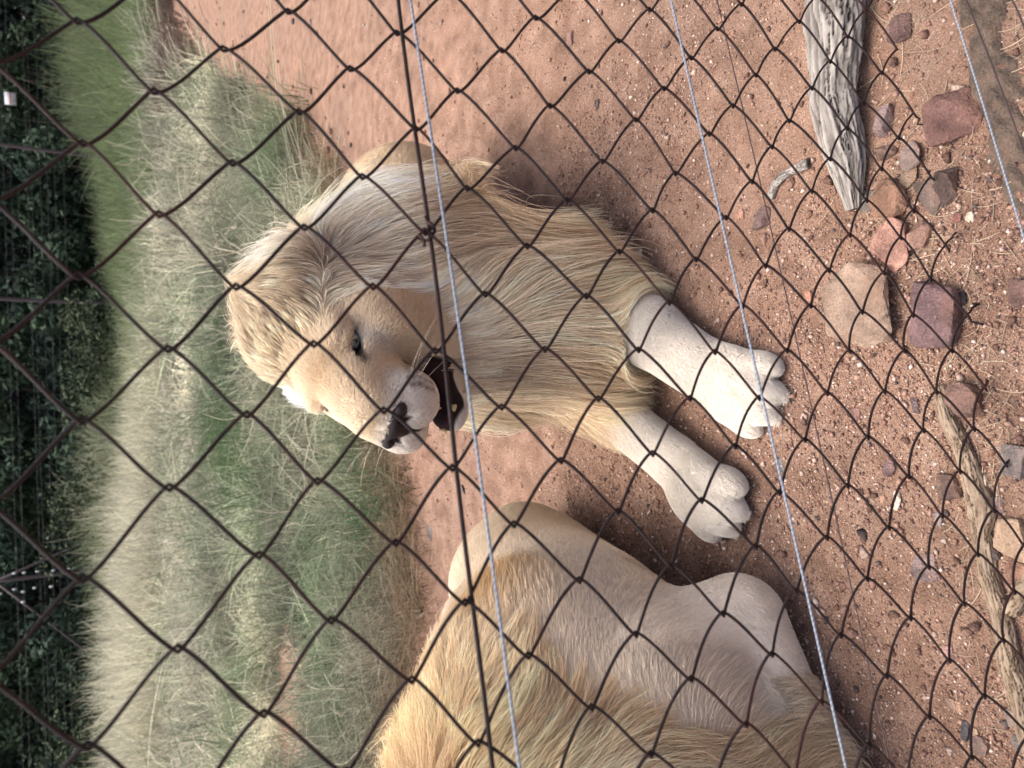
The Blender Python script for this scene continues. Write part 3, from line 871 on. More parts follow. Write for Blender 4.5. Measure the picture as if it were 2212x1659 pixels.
def wire_between(name, a, b, off, rad, mat, label, cat, group, z=None, ext=1.0):
    A, Bp = (on_plane(*a, off), on_plane(*b, off)) if z is None else (atz(*a, z), atz(*b, z)); d = Bp - A
    t = np.linspace(-ext, 1 + min(ext, .6), 200); P = A + np.outer(t, d)
    w = Waves(3.0, 8, 3, int(a[0]))(P) * .0012; P = P + w - np.outer(np.sin(np.clip(t, 0, 1) * math.pi) * .002, [0, 0, 1])
    o = tube_obj(name, P, rad, mat, None, P[100], sides=10); return tag(o, label, cat, group)
def mat_polywire():
    M = Mat('blue_grey_cord'); p = M.pos(); wv = M.n('ShaderNodeTexWave'); wv.inputs['Scale'].default_value = 90; wv.inputs['Distortion'].default_value = 1.5
    wv.bands_direction = 'DIAGONAL'; M.l(p, wv.inputs['Vector'])
    c = M.ramp(wv.outputs[0], [(0.1, lin(114, 124, 137)), (0.6, lin(134, 145, 158)), (0.95, lin(152, 162, 175))]).outputs[0]
    d = M.noise(60, 2, vec=p); c = M.mix(M.ramp(d.outputs[0], [(0.70, 0.0), (0.74, 0.8)]).outputs[0], c, lin(60, 66, 82))
    return M.fin(c, 0.5, 0.4, M.bump(wv.outputs[0], 0.25, 0.0006))
M_BLUE = mat_polywire(); M_DARKW = mat_plain('dark_wire', lin(62, 48, 50), 0.6, 0.4)
GW = 'thin strands strung along the fence'
wire_between('electric_wire', (887, 0), (1125, 1659), .030, .0013, M_BLUE, 'pale blue strand crossing the head and mane of the lying lion', 'wire', GW)
wire_between('electric_wire', (1452, 0), (1830, 1659), .030, .0013, M_BLUE, 'pale blue strand passing over the outstretched front paw', 'wire', GW)
wire_between('electric_wire', (2055, 0), (2216, 512), .030, .0012, M_BLUE, 'pale blue strand low over the grey concrete footing', 'wire', GW, z=.10)
wire_between('thin_wire', (1550, 0), (1922, 1659), -.05, .0008, M_DARKW, 'hair-thin dark wire running just below the front paws', 'wire', GW)
wire_between('thin_wire', (2092, 0), (2216, 330), .0, .0011, M_DARKW, 'thin dark wire just above the grey concrete footing', 'wire', GW, z=.085)
wire_between('thin_wire', (2190, 0), (2216, 60), .0, .0011, M_DARKW, 'thin dark wire cutting the lowest corner by dry straw', 'wire', GW, z=.085, ext=2.0)

# ------------------------------------------------------------------ stones, wood and litter on the ground
def mat_rock():
    M = Mat('quarried_stone'); a = M.n('ShaderNodeAttribute'); a.attribute_name = 'col'; p = M.obj()
    n1 = M.noise(30, 6, 0.65, vec=p); n2 = M.noise(120, 5, 0.7, vec=p); n3 = M.noise(11, 3, vec=p)
    v = M.ramp(n1.outputs[0], [(0.3, 0.62), (0.5, 1.0), (0.72, 1.30)]).outputs[0]
    c = M.mix(1.0, a.outputs['Color'], v, 'MULTIPLY')
    c = M.mix(M.ramp(n2.outputs[0], [(0.58, 0.0), (0.75, 0.5)]).outputs[0], c, lin(180, 158, 142))
    n4 = M.noise(330, 3, 0.7, vec=p); c = M.mix(1.0, c, M.ramp(n4.outputs[0], [(0.3, 0.7), (0.7, 1.25)]).outputs[0], 'MULTIPLY')
    c = M.mix(M.ramp(n3.outputs[0], [(0.5, 0.0), (0.75, 0.55)]).outputs[0], c, lin(142, 104, 82))
    return M.fin(c, 0.85, 0.25, M.bump(n2.outputs[0], 0.8, 0.005, M.bump(n1.outputs[0], 0.8, 0.010)))
M_ROCK = mat_rock()
def rock_mesh(sx, sy, sz, seed, npts=18, rough=.085, cuts=3):
    g = np.random.default_rng(seed)
    v = nrm(g.normal(size=(npts, 3))); v = np.sign(v) * np.abs(v) ** .62; v = v / np.abs(v).max(0)
    v *= g.uniform(.82, 1.05, (npts, 1))
    bm = bmesh.new()
    for q in v: bm.verts.new((q[0] * sx, q[1] * sy, q[2] * sz))
    r = bmesh.ops.convex_hull(bm, input=bm.verts)
    bmesh.ops.delete(bm, geom=[e for e in r['geom_interior'] if isinstance(e, bmesh.types.BMVert)], context='VERTS')
    bmesh.ops.dissolve_limit(bm, angle_limit=.22, verts=bm.verts, edges=bm.edges)
    m = min(sx, sy, sz)
    bmesh.ops.bevel(bm, geom=bm.edges[:], offset=m * .07, segments=2, profile=.6, affect='EDGES', clamp_overlap=True)
    bmesh.ops.triangulate(bm, faces=bm.faces)
    for _ in range(cuts):
        lim = m * .16
        es = [e for e in bm.edges if e.calc_length() > lim]
        if es: bmesh.ops.subdivide_edges(bm, edges=es, cuts=1)
        bmesh.ops.triangulate(bm, faces=bm.faces)
    o = Vector(g.uniform(-50, 50, 3))
    bm.normal_update()
    for w in bm.verts:
        d = mnoise.fractal(w.co * (1.4 / m) + o, 0.9, 2.1, 4) * rough * m + mnoise.noise(w.co * (.45 / m) + o) * rough * 2.2 * m
        w.co += w.normal * d
    V = np.array([w.co for w in bm.verts]); bm.verts.index_update(); F = np.array([[q.index for q in f.verts] for f in bm.faces]); bm.free()
    return V, F
def rock(dx, dy, wx, wy, rgb, label, seed, hr=.55, rot=None, sink=.30, name='rock', cat='rock', group='loose rocks by the fence foot', npts=18, zoff=0):
    p = atz(dx, dy, 0.01); ps = px_size(p); r = ray(dx, dy); el = math.atan2(-r[2], math.hypot(r[0], r[1]))
    lat = wy * ps; hz = lat * hr * .5 + wx * ps * hr * .3
    dep = max((wx * ps - hz * .7 * math.cos(el)) / math.sin(el), .45 * lat)
    V, F = rock_mesh(lat / 2 * 1.10, dep / 2 * 1.12, hz / 2 * 1.1, seed, npts)
    g = np.random.default_rng(seed + 900)
    a = g.uniform(-.15, .15) if rot is None else rot; c, s = math.cos(a), math.sin(a)
    t1, t2 = g.normal(size=2) * .12
    R = np.array([[c, -s, 0], [s, c, 0], [0, 0, 1]]) @ np.array([[1, 0, t1], [0, 1, t2], [-t1, -t2, 1]])
    V = V @ R.T
    pos = atz(dx, dy, hz * .3) ; pos[2] = float(gz(pos[0], pos[1])) + hz * (.5 - sink) + zoff
    base = lin(*rgb); base = base * .55 + .45 * base.mean() * np.array([1.18, .96, .84])
    n = Waves(60, 12, 1, seed)(V); col = np.clip(base * (1 + .18 * n), .01, .9)
    o = mesh_obj(name, V + pos, F, M_ROCK, None, pos, cols=col)
    return tag(o, label, cat, group)
ROCKS = [
 (2052, 246, 118, 108, (128, 84, 76), 'big maroon faceted rock beside the grey concrete footing', 1, .6),
 (2026, 300, 24, 24, (206, 178, 128), 'tiny yellow stone touching the big maroon rock', 2, .6),
 (1950, 64, 52, 58, (128, 92, 88), 'purplish angular stone beyond the weathered log', 3, .5),
 (1906, 262, 46, 74, (142, 116, 116), 'grey-mauve upright stone wedged against the log', 4, .8),
 (1914, 322, 46, 44, (126, 94, 80), 'brown stone below the grey-mauve stone by the log', 5, .6),
 (1966, 338, 50, 62, (134, 112, 104), 'dull grey-brown slab beside the yellow quartz stone', 6, .4),
 (1956, 382, 52, 56, (178, 146, 112), 'yellowish quartz stone in the middle of the rock pile', 7, .7),
 (1922, 428, 84, 92, (140, 96, 66), 'rusty brown block with a flat top in the rock pile', 8, .7),
 (1884, 432, 54, 60, (112, 108, 100), 'greenish grey stone under the rusty brown block', 9, .4),
 (2002, 428, 58, 72, (118, 98, 88), 'flat grey-brown slab leaning on the dark brown wedge', 10, .5),
 (2042, 402, 52, 80, (104, 82, 74), 'dark brown wedge stone behind the flat grey slab', 11, .6),
 (1930, 528, 76, 112, (196, 132, 108), 'salmon pink rock with a broken pale face', 12, .7),
 (1994, 512, 54, 62, (158, 112, 92), 'light brown stone just past the salmon pink rock', 13, .6),
 (1870, 662, 165, 178, (158, 130, 106), 'large tan boulder half buried in the sand', 64, .34),
 (2028, 684, 116, 138, (116, 84, 88), 'dark purple rock beside the large tan boulder', 15, .6),
 (1998, 700, 40, 52, (150, 140, 138), 'small pale grey stone tucked under the purple rock', 16, .4),
 (2070, 470, 24, 28, (158, 92, 76), 'small red pebble next to a white pebble', 17, .6),
 (2098, 470, 20, 22, (206, 192, 168), 'small white pebble next to a red pebble', 18, .6),
 (2208, 632, 44, 70, (130, 92, 84), 'reddish stone cut off by the picture edge below the straw', 19, .6),
 (1652, 474, 44, 50, (118, 90, 88), 'mauve stone lying below the bleached stick', 20, .6),
 (1606, 465, 20, 24, (190, 128, 96), 'small orange stone beside the mauve stone', 21, .6),
 (1752, 112, 16, 30, (178, 118, 88), 'small orange stone along the upper side of the log', 22, .6),
 (1850, 896, 30, 34, (130, 90, 80), 'reddish stone alone on sand near the front paws', 23, .6),
 (1990, 876, 26, 34, (126, 104, 110), 'mauve pebble standing off the end of the fallen branch', 24, .7),
 (2002, 1226, 54, 58, (124, 102, 100), 'flat grey-mauve stone with jagged rim alone on sand', 25, .25),
 (1936, 1080, 22, 44, (226, 214, 190), 'chalk white stone alone on sand', 26, .6),
 (1908, 1078, 14, 18, (190, 138, 100), 'tiny orange pebble beside the chalk white stone', 27, .6),
 (1922, 1010, 28, 38, (118, 88, 92), 'small dark purple stone next to a white chip', 28, .6),
 (2056, 1048, 58, 62, (122, 92, 78), 'brown stone pressed against the fallen branch', 29, .5),
 (2096, 868, 80, 84, (124, 88, 76), 'dark red-brown stone behind the tip of the fallen branch', 30, .6),
 (2146, 1088, 54, 42, (122, 104, 104), 'smooth grey-mauve stone between branch and white-streaked rock', 31, .6),
 (2190, 1164, 84, 92, (170, 138, 104), 'white-streaked ochre rock beside the fallen branch', 32, .6),
 (2196, 1240, 66, 60, (178, 122, 92), 'rounded orange-brown stone below the white-streaked rock', 33, .7),
 (2204, 992, 60, 78, (118, 108, 104), 'grey stone with an orange band by the picture edge', 34, .5),
 (2132, 1036, 22, 30, (210, 186, 152), 'pale cream stone near the broken branch tip', 35, .6),
 (2048, 1412, 26, 34, (196, 136, 130), 'rose pink stone alone on sand', 36, .7),
 (2022, 1122, 26, 34, (142, 126, 124), 'small grey and white stone beside the branch middle', 37, .6),
 (2054, 1520, 22, 24, (150, 118, 98), 'tan pebble in the little pebble cluster', 38, .6),
 (2070, 1526, 18, 22, (206, 150, 106), 'orange pebble in the little pebble cluster', 39, .6),
 (2086, 1578, 22, 40, (84, 84, 92), 'slate blue pebble in the little pebble cluster', 40, .6),
 (2108, 1582, 18, 20, (206, 166, 122), 'cream pebble touching the slate blue pebble', 41, .6),
 (2118, 1612, 40, 44, (118, 94, 84), 'brown stone below the pebble cluster', 42, .5),
 (2182, 1550, 36, 40, (150, 130, 118), 'pale brown stone close to the end of the fallen branch', 43, .5),
 (2204, 1610, 36, 40, (126, 116, 114), 'grey stone in the corner under the fallen branch', 44, .5),
 (1690, 1000, 20, 34, (122, 130, 140), 'blue-grey flake of stone beside the far paw', 45, .3),
 (1300, 228, 10, 26, (92, 84, 86), 'dark stone chip lying beyond the mane', 46, .4),
 (1228, 82, 14, 36, (150, 108, 96), 'brown stone chip out on the open sand', 47, .4),
 (1008, 1058, 14, 22, (110, 104, 108), 'grey pebble on sand between the lions', 48, .6),
 (932, 1152, 10, 34, (98, 100, 106), 'long blue-grey flake near the grass edge', 49, .3),
 (1760, 640, 18, 22, (190, 120, 88), 'orange pebble between the large tan boulder and the front paw', 50, .6),
 (1388, 548, 18, 20, (206, 186, 162), 'whitish stone by the foot of the mane', 51, .6),
]
for r in ROCKS: rock(*r)

def mat_wood(name, dark, mid, light, char=False):
    M = Mat(name); a = M.n('ShaderNodeAttribute'); a.attribute_name = 'col'; p = M.obj()
    n = M.noise(16, 6, 0.7, vec=p); n2 = M.noise(160, 4, vec=p)
    sep = M.n('ShaderNodeSeparateColor'); M.l(a.outputs['Color'], sep.inputs[0])       # red: height of the grain ridge, green: scorched
    c = M.ramp(sep.outputs[0], [(0.15, dark), (0.5, mid), (0.85, light)]).outputs[0]
    c = M.mix(1.0, c, M.ramp(n.outputs[0], [(0.3, 0.75), (0.7, 1.2)]).outputs[0], 'MULTIPLY')
    c = M.mix(sep.outputs[1], c, lin(34, 32, 32))
    return M.fin(c, 0.85, 0.15, M.bump(n2.outputs[0], 0.4, 0.002))
def wood(name, path_px, half_px, zc, mat, label, cat, seed, flat=.75, rings=160, sides=56, groove=.16, knots=(), scorch=None, group=None, z_end=None):
    P = np.array([atz(x, y, 0.015) for x, y in path_px]); ps = np.array([px_size(p) for p in P])
    R = np.array(half_px) * ps
    t0 = np.linspace(0, 1, len(P)); t = np.linspace(0, 1, rings)
    # smooth interpolation
    def interp(A):
        from numpy import polyfit
        out = np.stack([np.interp(t, t0, A[:, k]) for k in range(A.shape[1])], 1)
        for _ in range(6): out[1:-1] = .25 * out[:-2] + .5 * out[1:-1] + .25 * out[2:]
        return out
    C = interp(P); Rr = interp(R[:, None])[:, 0]
    L = np.concatenate([[0], np.cumsum(np.linalg.norm(np.diff(C, axis=0), axis=1))])
    C[:, 2] = gz(C[:, 0], C[:, 1]) + Rr * flat * zc + (np.interp(t, [0, 1], z_end) if z_end else 0)
    th = np.arange(sides) / sides * 2 * math.pi
    o = np.random.default_rng(seed).uniform(-40, 40, 3)
    ridge = np.empty((rings, sides)); big = np.empty((rings, sides)); tw = seed * .3
    Rm = Rr.mean()
    for i in range(rings):
        for j in range(sides):
            a = th[j] + L[i] * 1.5
            wv = .5 * mnoise.noise(Vector((math.cos(a) * .8, math.sin(a) * .8, L[i] / Rm * .8 + o[0])))
            q = Vector((math.cos(a) * 6.5 + o[0] + wv, math.sin(a) * 6.5 + o[1] + wv, L[i] / Rm * .55 + o[2]))
            f1 = mnoise.fractal(q, 0.75, 2.2, 5)
            ridge[i, j] = .9 * f1 - 1.1 * max(0.0, .16 - abs(f1 + .1)) / .16 * (1 if mnoise.noise(q * .3) > -.1 else 0)
            big[i, j] = mnoise.noise(Vector((math.cos(a) * .9 + o[1], math.sin(a) * .9 + o[2], L[i] / Rm * .30 + o[0])))
    rad = Rr[:, None] * (1 + groove * np.clip(ridge, -1.2, .6) + .30 * big)
    for kt, ka, ks in knots:
        da = np.angle(np.exp(1j * (th[None] - ka))); rad += Rr[:, None] * ks * np.exp(-((t[:, None] - kt) / .03) ** 2 - (da / .5) ** 2)
    V, Q, T = tube(C, rad, sides)
    zc_ = np.repeat(C[:, 2], sides); body = V[:rings * sides]
    body[:, 2] = zc_ + (body[:, 2] - zc_) * flat
    tri = np.vstack([Q[:, [0, 1, 2]], Q[:, [0, 2, 3]], T])
    col = np.zeros((len(V), 3)); col[:rings * sides, 0] = np.clip(.62 + .5 * ridge.ravel(), 0, 1)
    if scorch:
        s = np.zeros((rings, sides))
        for (st, sa, sw, sl) in scorch:
            da = np.angle(np.exp(1j * (th[None] - sa))); s = np.maximum(s, np.exp(-((t[:, None] - st) / sl) ** 2 - (da / sw) ** 2) * 1.6 + .7 * ridge - .5)
        col[:rings * sides, 1] = np.clip(s.ravel(), 0, 1)
    ob = mesh_obj(name, V, tri, mat, None, C[len(C) // 2], cols=col)
    return tag(ob, label, cat, group)
M_DRIFT = mat_wood('weathered_wood', lin(66, 62, 58), lin(116, 110, 104), lin(158, 152, 145))
M_BRANCH = mat_wood('dry_branch_wood', lin(62, 50, 40), lin(120, 103, 86), lin(150, 134, 116))
wood('fallen_log', [(1834, -420), (1826, -200), (1824, -40), (1822, 60), (1812, 150), (1808, 220), (1822, 300), (1836, 370), (1842, 452)], [40, 56, 58, 58, 56, 54, 46, 34, 16], .75, M_DRIFT,
     'thick silver-grey weathered log with scorched cracks pointing at the rock pile', 'log', 3, flat=.8, groove=.13, sides=120, rings=220, scorch=[(.70, 1.6, .30, .12), (.52, 1.2, .25, .06), (.86, 1.5, .6, .08), (.4, 2.2, .2, .05)])
wood('fallen_branch', [(2036, 836), (2066, 930), (2098, 1020), (2114, 1090), (2108, 1150), (2116, 1240), (2146, 1330), (2170, 1430), (2198, 1530), (2240, 1680)], [15, 19, 23, 27, 20, 19, 20, 23, 23, 22], .45, M_BRANCH,
     'long pale dry branch lying along the foot of the fence', 'branch', 5, flat=.9, groove=.13, sides=64, rings=240, knots=[(.36, .6, .35), (.62, 2.0, .25)])
wood('dry_stick', [(1664, 428), (1674, 400), (1692, 380), (1720, 366), (1750, 354)], [9, 9, 9, 10, 12], .9, M_DRIFT, 'short bleached bent stick near the tip of the log', 'stick', 7, groove=.15, sides=24, rings=60)
wood('dry_stick', [(2168, 1330), (2190, 1290), (2216, 1240), (2240, 1200)], [16, 17, 15, 14], .9, M_BRANCH, 'bleached branch stub at the edge of the picture below the orange stone', 'stick', 8, groove=.25, sides=24, rings=60)

def gravel():
    g = np.random.default_rng(77); N = 140000
    Y = np.where(g.random(N) < .75, g.uniform(.42, 1.7, N), g.uniform(1.4, 3.2, N)); X = g.uniform(-1, 1, N) * (.40 + .55 * Y)
    dens = Waves(5, 14, 1, 15)(np.stack([X, Y, X * 0], 1))[:, 0]; keep = g.random(N) < np.clip(.62 + .35 * dens, .12, 1); X, Y = X[keep], Y[keep]; N = len(X)
    s = np.exp(g.normal(math.log(.0016), .48, N)); s = np.clip(s, .0010, .0085)
    oc = np.array([[1, 0, 0], [-1, 0, 0], [0, 1, 0], [0, -1, 0], [0, 0, 1], [0, 0, -1]], float)
    fc = np.array([[0, 2, 4], [2, 1, 4], [1, 3, 4], [3, 0, 4], [2, 0, 5], [1, 2, 5], [3, 1, 5], [0, 3, 5]])
    V = oc[None] * s[:, None, None] * g.uniform(.6, 1.3, (N, 6, 1)) * np.array([1, 1, .8])
    V = V + g.normal(size=(N, 6, 3)) * s[:, None, None] * .22
    a = g.uniform(0, 6.28, N); c, sn = np.cos(a), np.sin(a); x = V[..., 0] * c[:, None] - V[..., 1] * sn[:, None]; y = V[..., 0] * sn[:, None] + V[..., 1] * c[:, None]; V[..., 0], V[..., 1] = x, y
    V += np.stack([X, Y, gz(X, Y) + s * .35], 1)[:, None]
    F = (fc[None] + (np.arange(N) * 6)[:, None, None]).reshape(-1, 3)
    pal = np.array([lin(168, 124, 100), lin(148, 104, 82), lin(196, 160, 138), lin(120, 84, 70), lin(214, 190, 170), lin(92, 78, 76), lin(172, 118, 90)])
    pal = pal * .72 + .28 * pal.mean(1, keepdims=True)
    col = pal[g.choice(len(pal), N, p=[.30, .27, .15, .14, .06, .045, .035])] * g.uniform(.8, 1.15, (N, 1))
    col = np.repeat(col, 6, 0)
    o = mesh_obj('gravel', V.reshape(-1, 3), F, mat_attr('grit', .8, .25), smooth_shade=False, cols=col)
    tag(o, 'coarse red and cream grit scattered over the sand', 'gravel', kind='stuff')
    # pebbles a little larger
    N = 900; Y = np.exp(g.uniform(math.log(.45), math.log(9), N)); X = g.uniform(-1, 1, N) * (.35 + .55 * Y)
    q = 280; Y[:q] = g.uniform(.45, 1.0, q); X[:q] = g.uniform(-.45, .75, q); q2 = slice(600, 900); Y[q2] = np.exp(g.uniform(math.log(2.4), math.log(11), 300)); X[q2] = Y[q2] * g.uniform(.18, .62, 300)
    VV = []; FF = []; CC = []; off = 0
    protos = []
    for q in range(14):
        v = nrm(g.normal(size=(11, 3))); v = np.sign(v) * np.abs(v) ** .75
        bm = bmesh.new(); [bm.verts.new(w) for w in v]; r = bmesh.ops.convex_hull(bm, input=bm.verts); bm.verts.index_update()
        bmesh.ops.triangulate(bm, faces=bm.faces); bm.verts.index_update(); protos.append((np.array([w.co for w in bm.verts]), np.array([[w.index for w in f.verts] for f in bm.faces]))); bm.free()
    for x, y in zip(X, Y):
        v, f = protos[g.integers(14)]; s = min(np.exp(g.normal(math.log(.0040), .55)), .010) * max(1, y / 2.2); a = g.uniform(0, 6.28)
        w = v * s * np.array([1.2, .9, .6]); w = np.stack([w[:, 0] * math.cos(a) - w[:, 1] * math.sin(a), w[:, 0] * math.sin(a) + w[:, 1] * math.cos(a), w[:, 2]], 1)
        VV.append(w + np.array([x, y, float(gz(x, y)) + s * .25])); FF.append(f + off); off += len(v)
        CC.append(np.tile(pal[g.choice(len(pal), p=[.18, .22, .10, .24, .06, .18, .02])] * g.uniform(.7, 1.1), (len(v), 1)))
    o = mesh_obj('pebbles', np.vstack(VV), np.vstack(FF), M_ROCK, smooth_shade=False, cols=np.vstack(CC))
    tag(o, 'small dark and pale pebbles scattered over the sand', 'pebbles', kind='stuff')
gravel()

M_STRAW = mat_attr('straw', .6, .3, rand=.2)
def straw():
    g = np.random.default_rng(5); P = []; K = 6
    def put(n, cx, cy, sx, sy, l0, l1):
        for _ in range(n):
            p = atz(cx + g.normal() * sx, cy + g.normal() * sy, .0); a = g.uniform(0, 6.28); ln = g.uniform(l0, l1); b = g.normal() * .22
            t = np.linspace(-.5, .5, K); x = p[0] + ln * (t * math.cos(a) - b * t * t * math.sin(a)); y = p[1] + ln * (t * math.sin(a) + b * t * t * math.cos(a))
            P.append(np.stack([x, y, gz(x, y) + .002 + g.uniform(0, .006) * np.abs(t) * 2], 1))
    put(34, 1965, 150, 45, 110, .02, .085); put(26, 2120, 420, 60, 90, .015, .05); put(90, 2090, 740, 60, 130, .01, .04); put(60, 2010, 420, 60, 160, .01, .05); put(60, 2150, 1000, 40, 120, .015, .06)
    put(60, 2080, 1230, 60, 150, .01, .05); put(40, 1920, 500, 80, 120, .01, .05); put(18, 2170, 60, 40, 60, .02, .07); put(40, 1800, 900, 200, 300, .005, .02); put(60, 890, 1100, 15, 260, .03, .10)
    put(50, 2160, 1450, 40, 120, .01, .05)
    P = np.array(P); r = np.interp(np.linspace(0, 1, K), [0, .5, 1], [.0003, .0005, .00025])[None] * g.uniform(.5, 1.2, (len(P), 1))
    c = lin(190, 172, 146) * g.uniform(.5, 1.1, (len(P), 1))
    tag(strands('straw', P, r, c, M_STRAW), 'bits of dry straw lying on the sand', 'straw', kind='stuff')
straw()

def footing():
    g = np.random.default_rng(9)
    a, b = atz(2098, -60, 0.02), atz(2200, 470, 0.02); a[2] = b[2] = 0; d = nrm(b - a); L = np.linalg.norm(b - a); n = np.array([-d[1], d[0], 0])
    ns, nw = 260, 34; s = np.linspace(-1.6, 1.12, ns) * L; w = np.linspace(-1, 1, nw)
    S, W = np.meshgrid(s, w, indexing='ij')
    edge = 1 + .30 * Waves(26, 10, 1, 3)(np.stack([S, W * 0 + np.sign(W) * 5, S * 0], -1))[..., 0]
    taper = smooth(1.12 * L, .55 * L, S)
    P = a + S[..., None] * d + (W * .040 * edge * (.55 + .45 * taper))[..., None] * n
    h = (1 - np.abs(W) ** 2.2) * (.012 + .010 * taper) - .012
    P[..., 2] = gz(P[..., 0], P[..., 1]) + h + .0026 * Waves(140, 40, 1, 4)(P)[..., 0] * (1 - np.abs(W) ** 4) + .0012 * Waves(40, 20, 1, 6)(P)[..., 0]
    V = P.reshape(-1, 3); i, j = np.meshgrid(np.arange(ns - 1), np.arange(nw - 1), indexing='ij'); k = (i * nw + j).ravel()
    Q = np.stack([k, k + 1, k + nw + 1, k + nw], -1)
    M = Mat('rough_concrete'); p = M.pos(); n1 = M.noise(260, 4, .7, vec=p); n2 = M.noise(24, 5, vec=p); n3 = M.noise(600, 2, vec=p)
    c = M.ramp(n2.outputs[0], [(.3, lin(88, 78, 70)), (.55, lin(116, 102, 90)), (.75, lin(146, 120, 102))]).outputs[0]
    c = M.mix(1.0, c, M.ramp(n1.outputs[0], [(.3, .6), (.55, 1.0), (.72, 1.6)]).outputs[0], 'MULTIPLY')
    c = M.mix(M.ramp(n3.outputs[0], [(.70, 0.0), (.74, .8)]).outputs[0], c, lin(190, 178, 160))
    n5 = M.noise(60, 5, .7, vec=p); c = M.mix(M.ramp(n5.outputs[0], [(.45, 0.0), (.70, .7)]).outputs[0], c, lin(138, 116, 102))
    m = M.fin(c, .95, .15, M.bump(n1.outputs[0], 1.0, .006))
    tag(mesh_obj('concrete_footing', V, Q, m, None, a), 'rough dark grey concrete footing showing through the sand', 'footing')
footing()

# ------------------------------------------------------------------ grass
M_GRASS = mat_attr('grass_blades', .6, .2, rand=.22, transl=.25)
def edge_y(x): return np.interp(x, [-2.2, -1.3, -.87, -.6, -.32, -.05, .35, .8, 1.1, 1.25, 1.7, 2.3, 4.3, 5.6, 9], [3.1, 2.97, 2.84, 2.93, 3.0, 3.3, 3.6, 3.75, 3.95, 4.25, 4.9, 6.1, 10.8, 13.0, 14.5])
def blades(tx, ty, per, h0, h1, spread, lean, col, g, K=5, rscale=.00036, droop=.5, radmin=.0008):
    "tufts at (tx, ty); per strands each"
    n = len(tx); T = np.repeat(np.arange(n), per); N = len(T)
    dist = np.hypot(tx, ty)[T]
    bx = tx[T] + g.normal(size=N) * spread[T]; by = ty[T] + g.normal(size=N) * spread[T]
    H = g.uniform(h0, h1, N) * g.uniform(.7, 1.2, n)[T]
    a = g.uniform(0, 6.28, N); ln = np.abs(g.normal(size=N)) * lean
    t = np.linspace(0, 1, K)[None]
    P = np.empty((N, K, 3))
    P[..., 0] = bx[:, None] + (H * ln * np.cos(a))[:, None] * t ** 1.5; P[..., 1] = by[:, None] + (H * ln * np.sin(a))[:, None] * t ** 1.5
    P[..., 2] = gz(bx, by)[:, None] + H[:, None] * (t - droop * np.minimum(ln, 1.3)[:, None] * t * t * .55)
    P += g.normal(size=P.shape) * (H * .03)[:, None, None] * t[..., None]
    r = np.maximum(rscale * dist, radmin)[:, None] * np.interp(np.linspace(0, 1, K), [0, .6, 1], [1, .8, .25])[None] * g.uniform(.6, 1.3, (N, 1))
    c = col[T] if col.ndim == 2 else col
    c = c * g.uniform(.75, 1.2, (N, 1))
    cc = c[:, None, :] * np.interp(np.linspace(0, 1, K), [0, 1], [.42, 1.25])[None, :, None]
    return P, r, cc
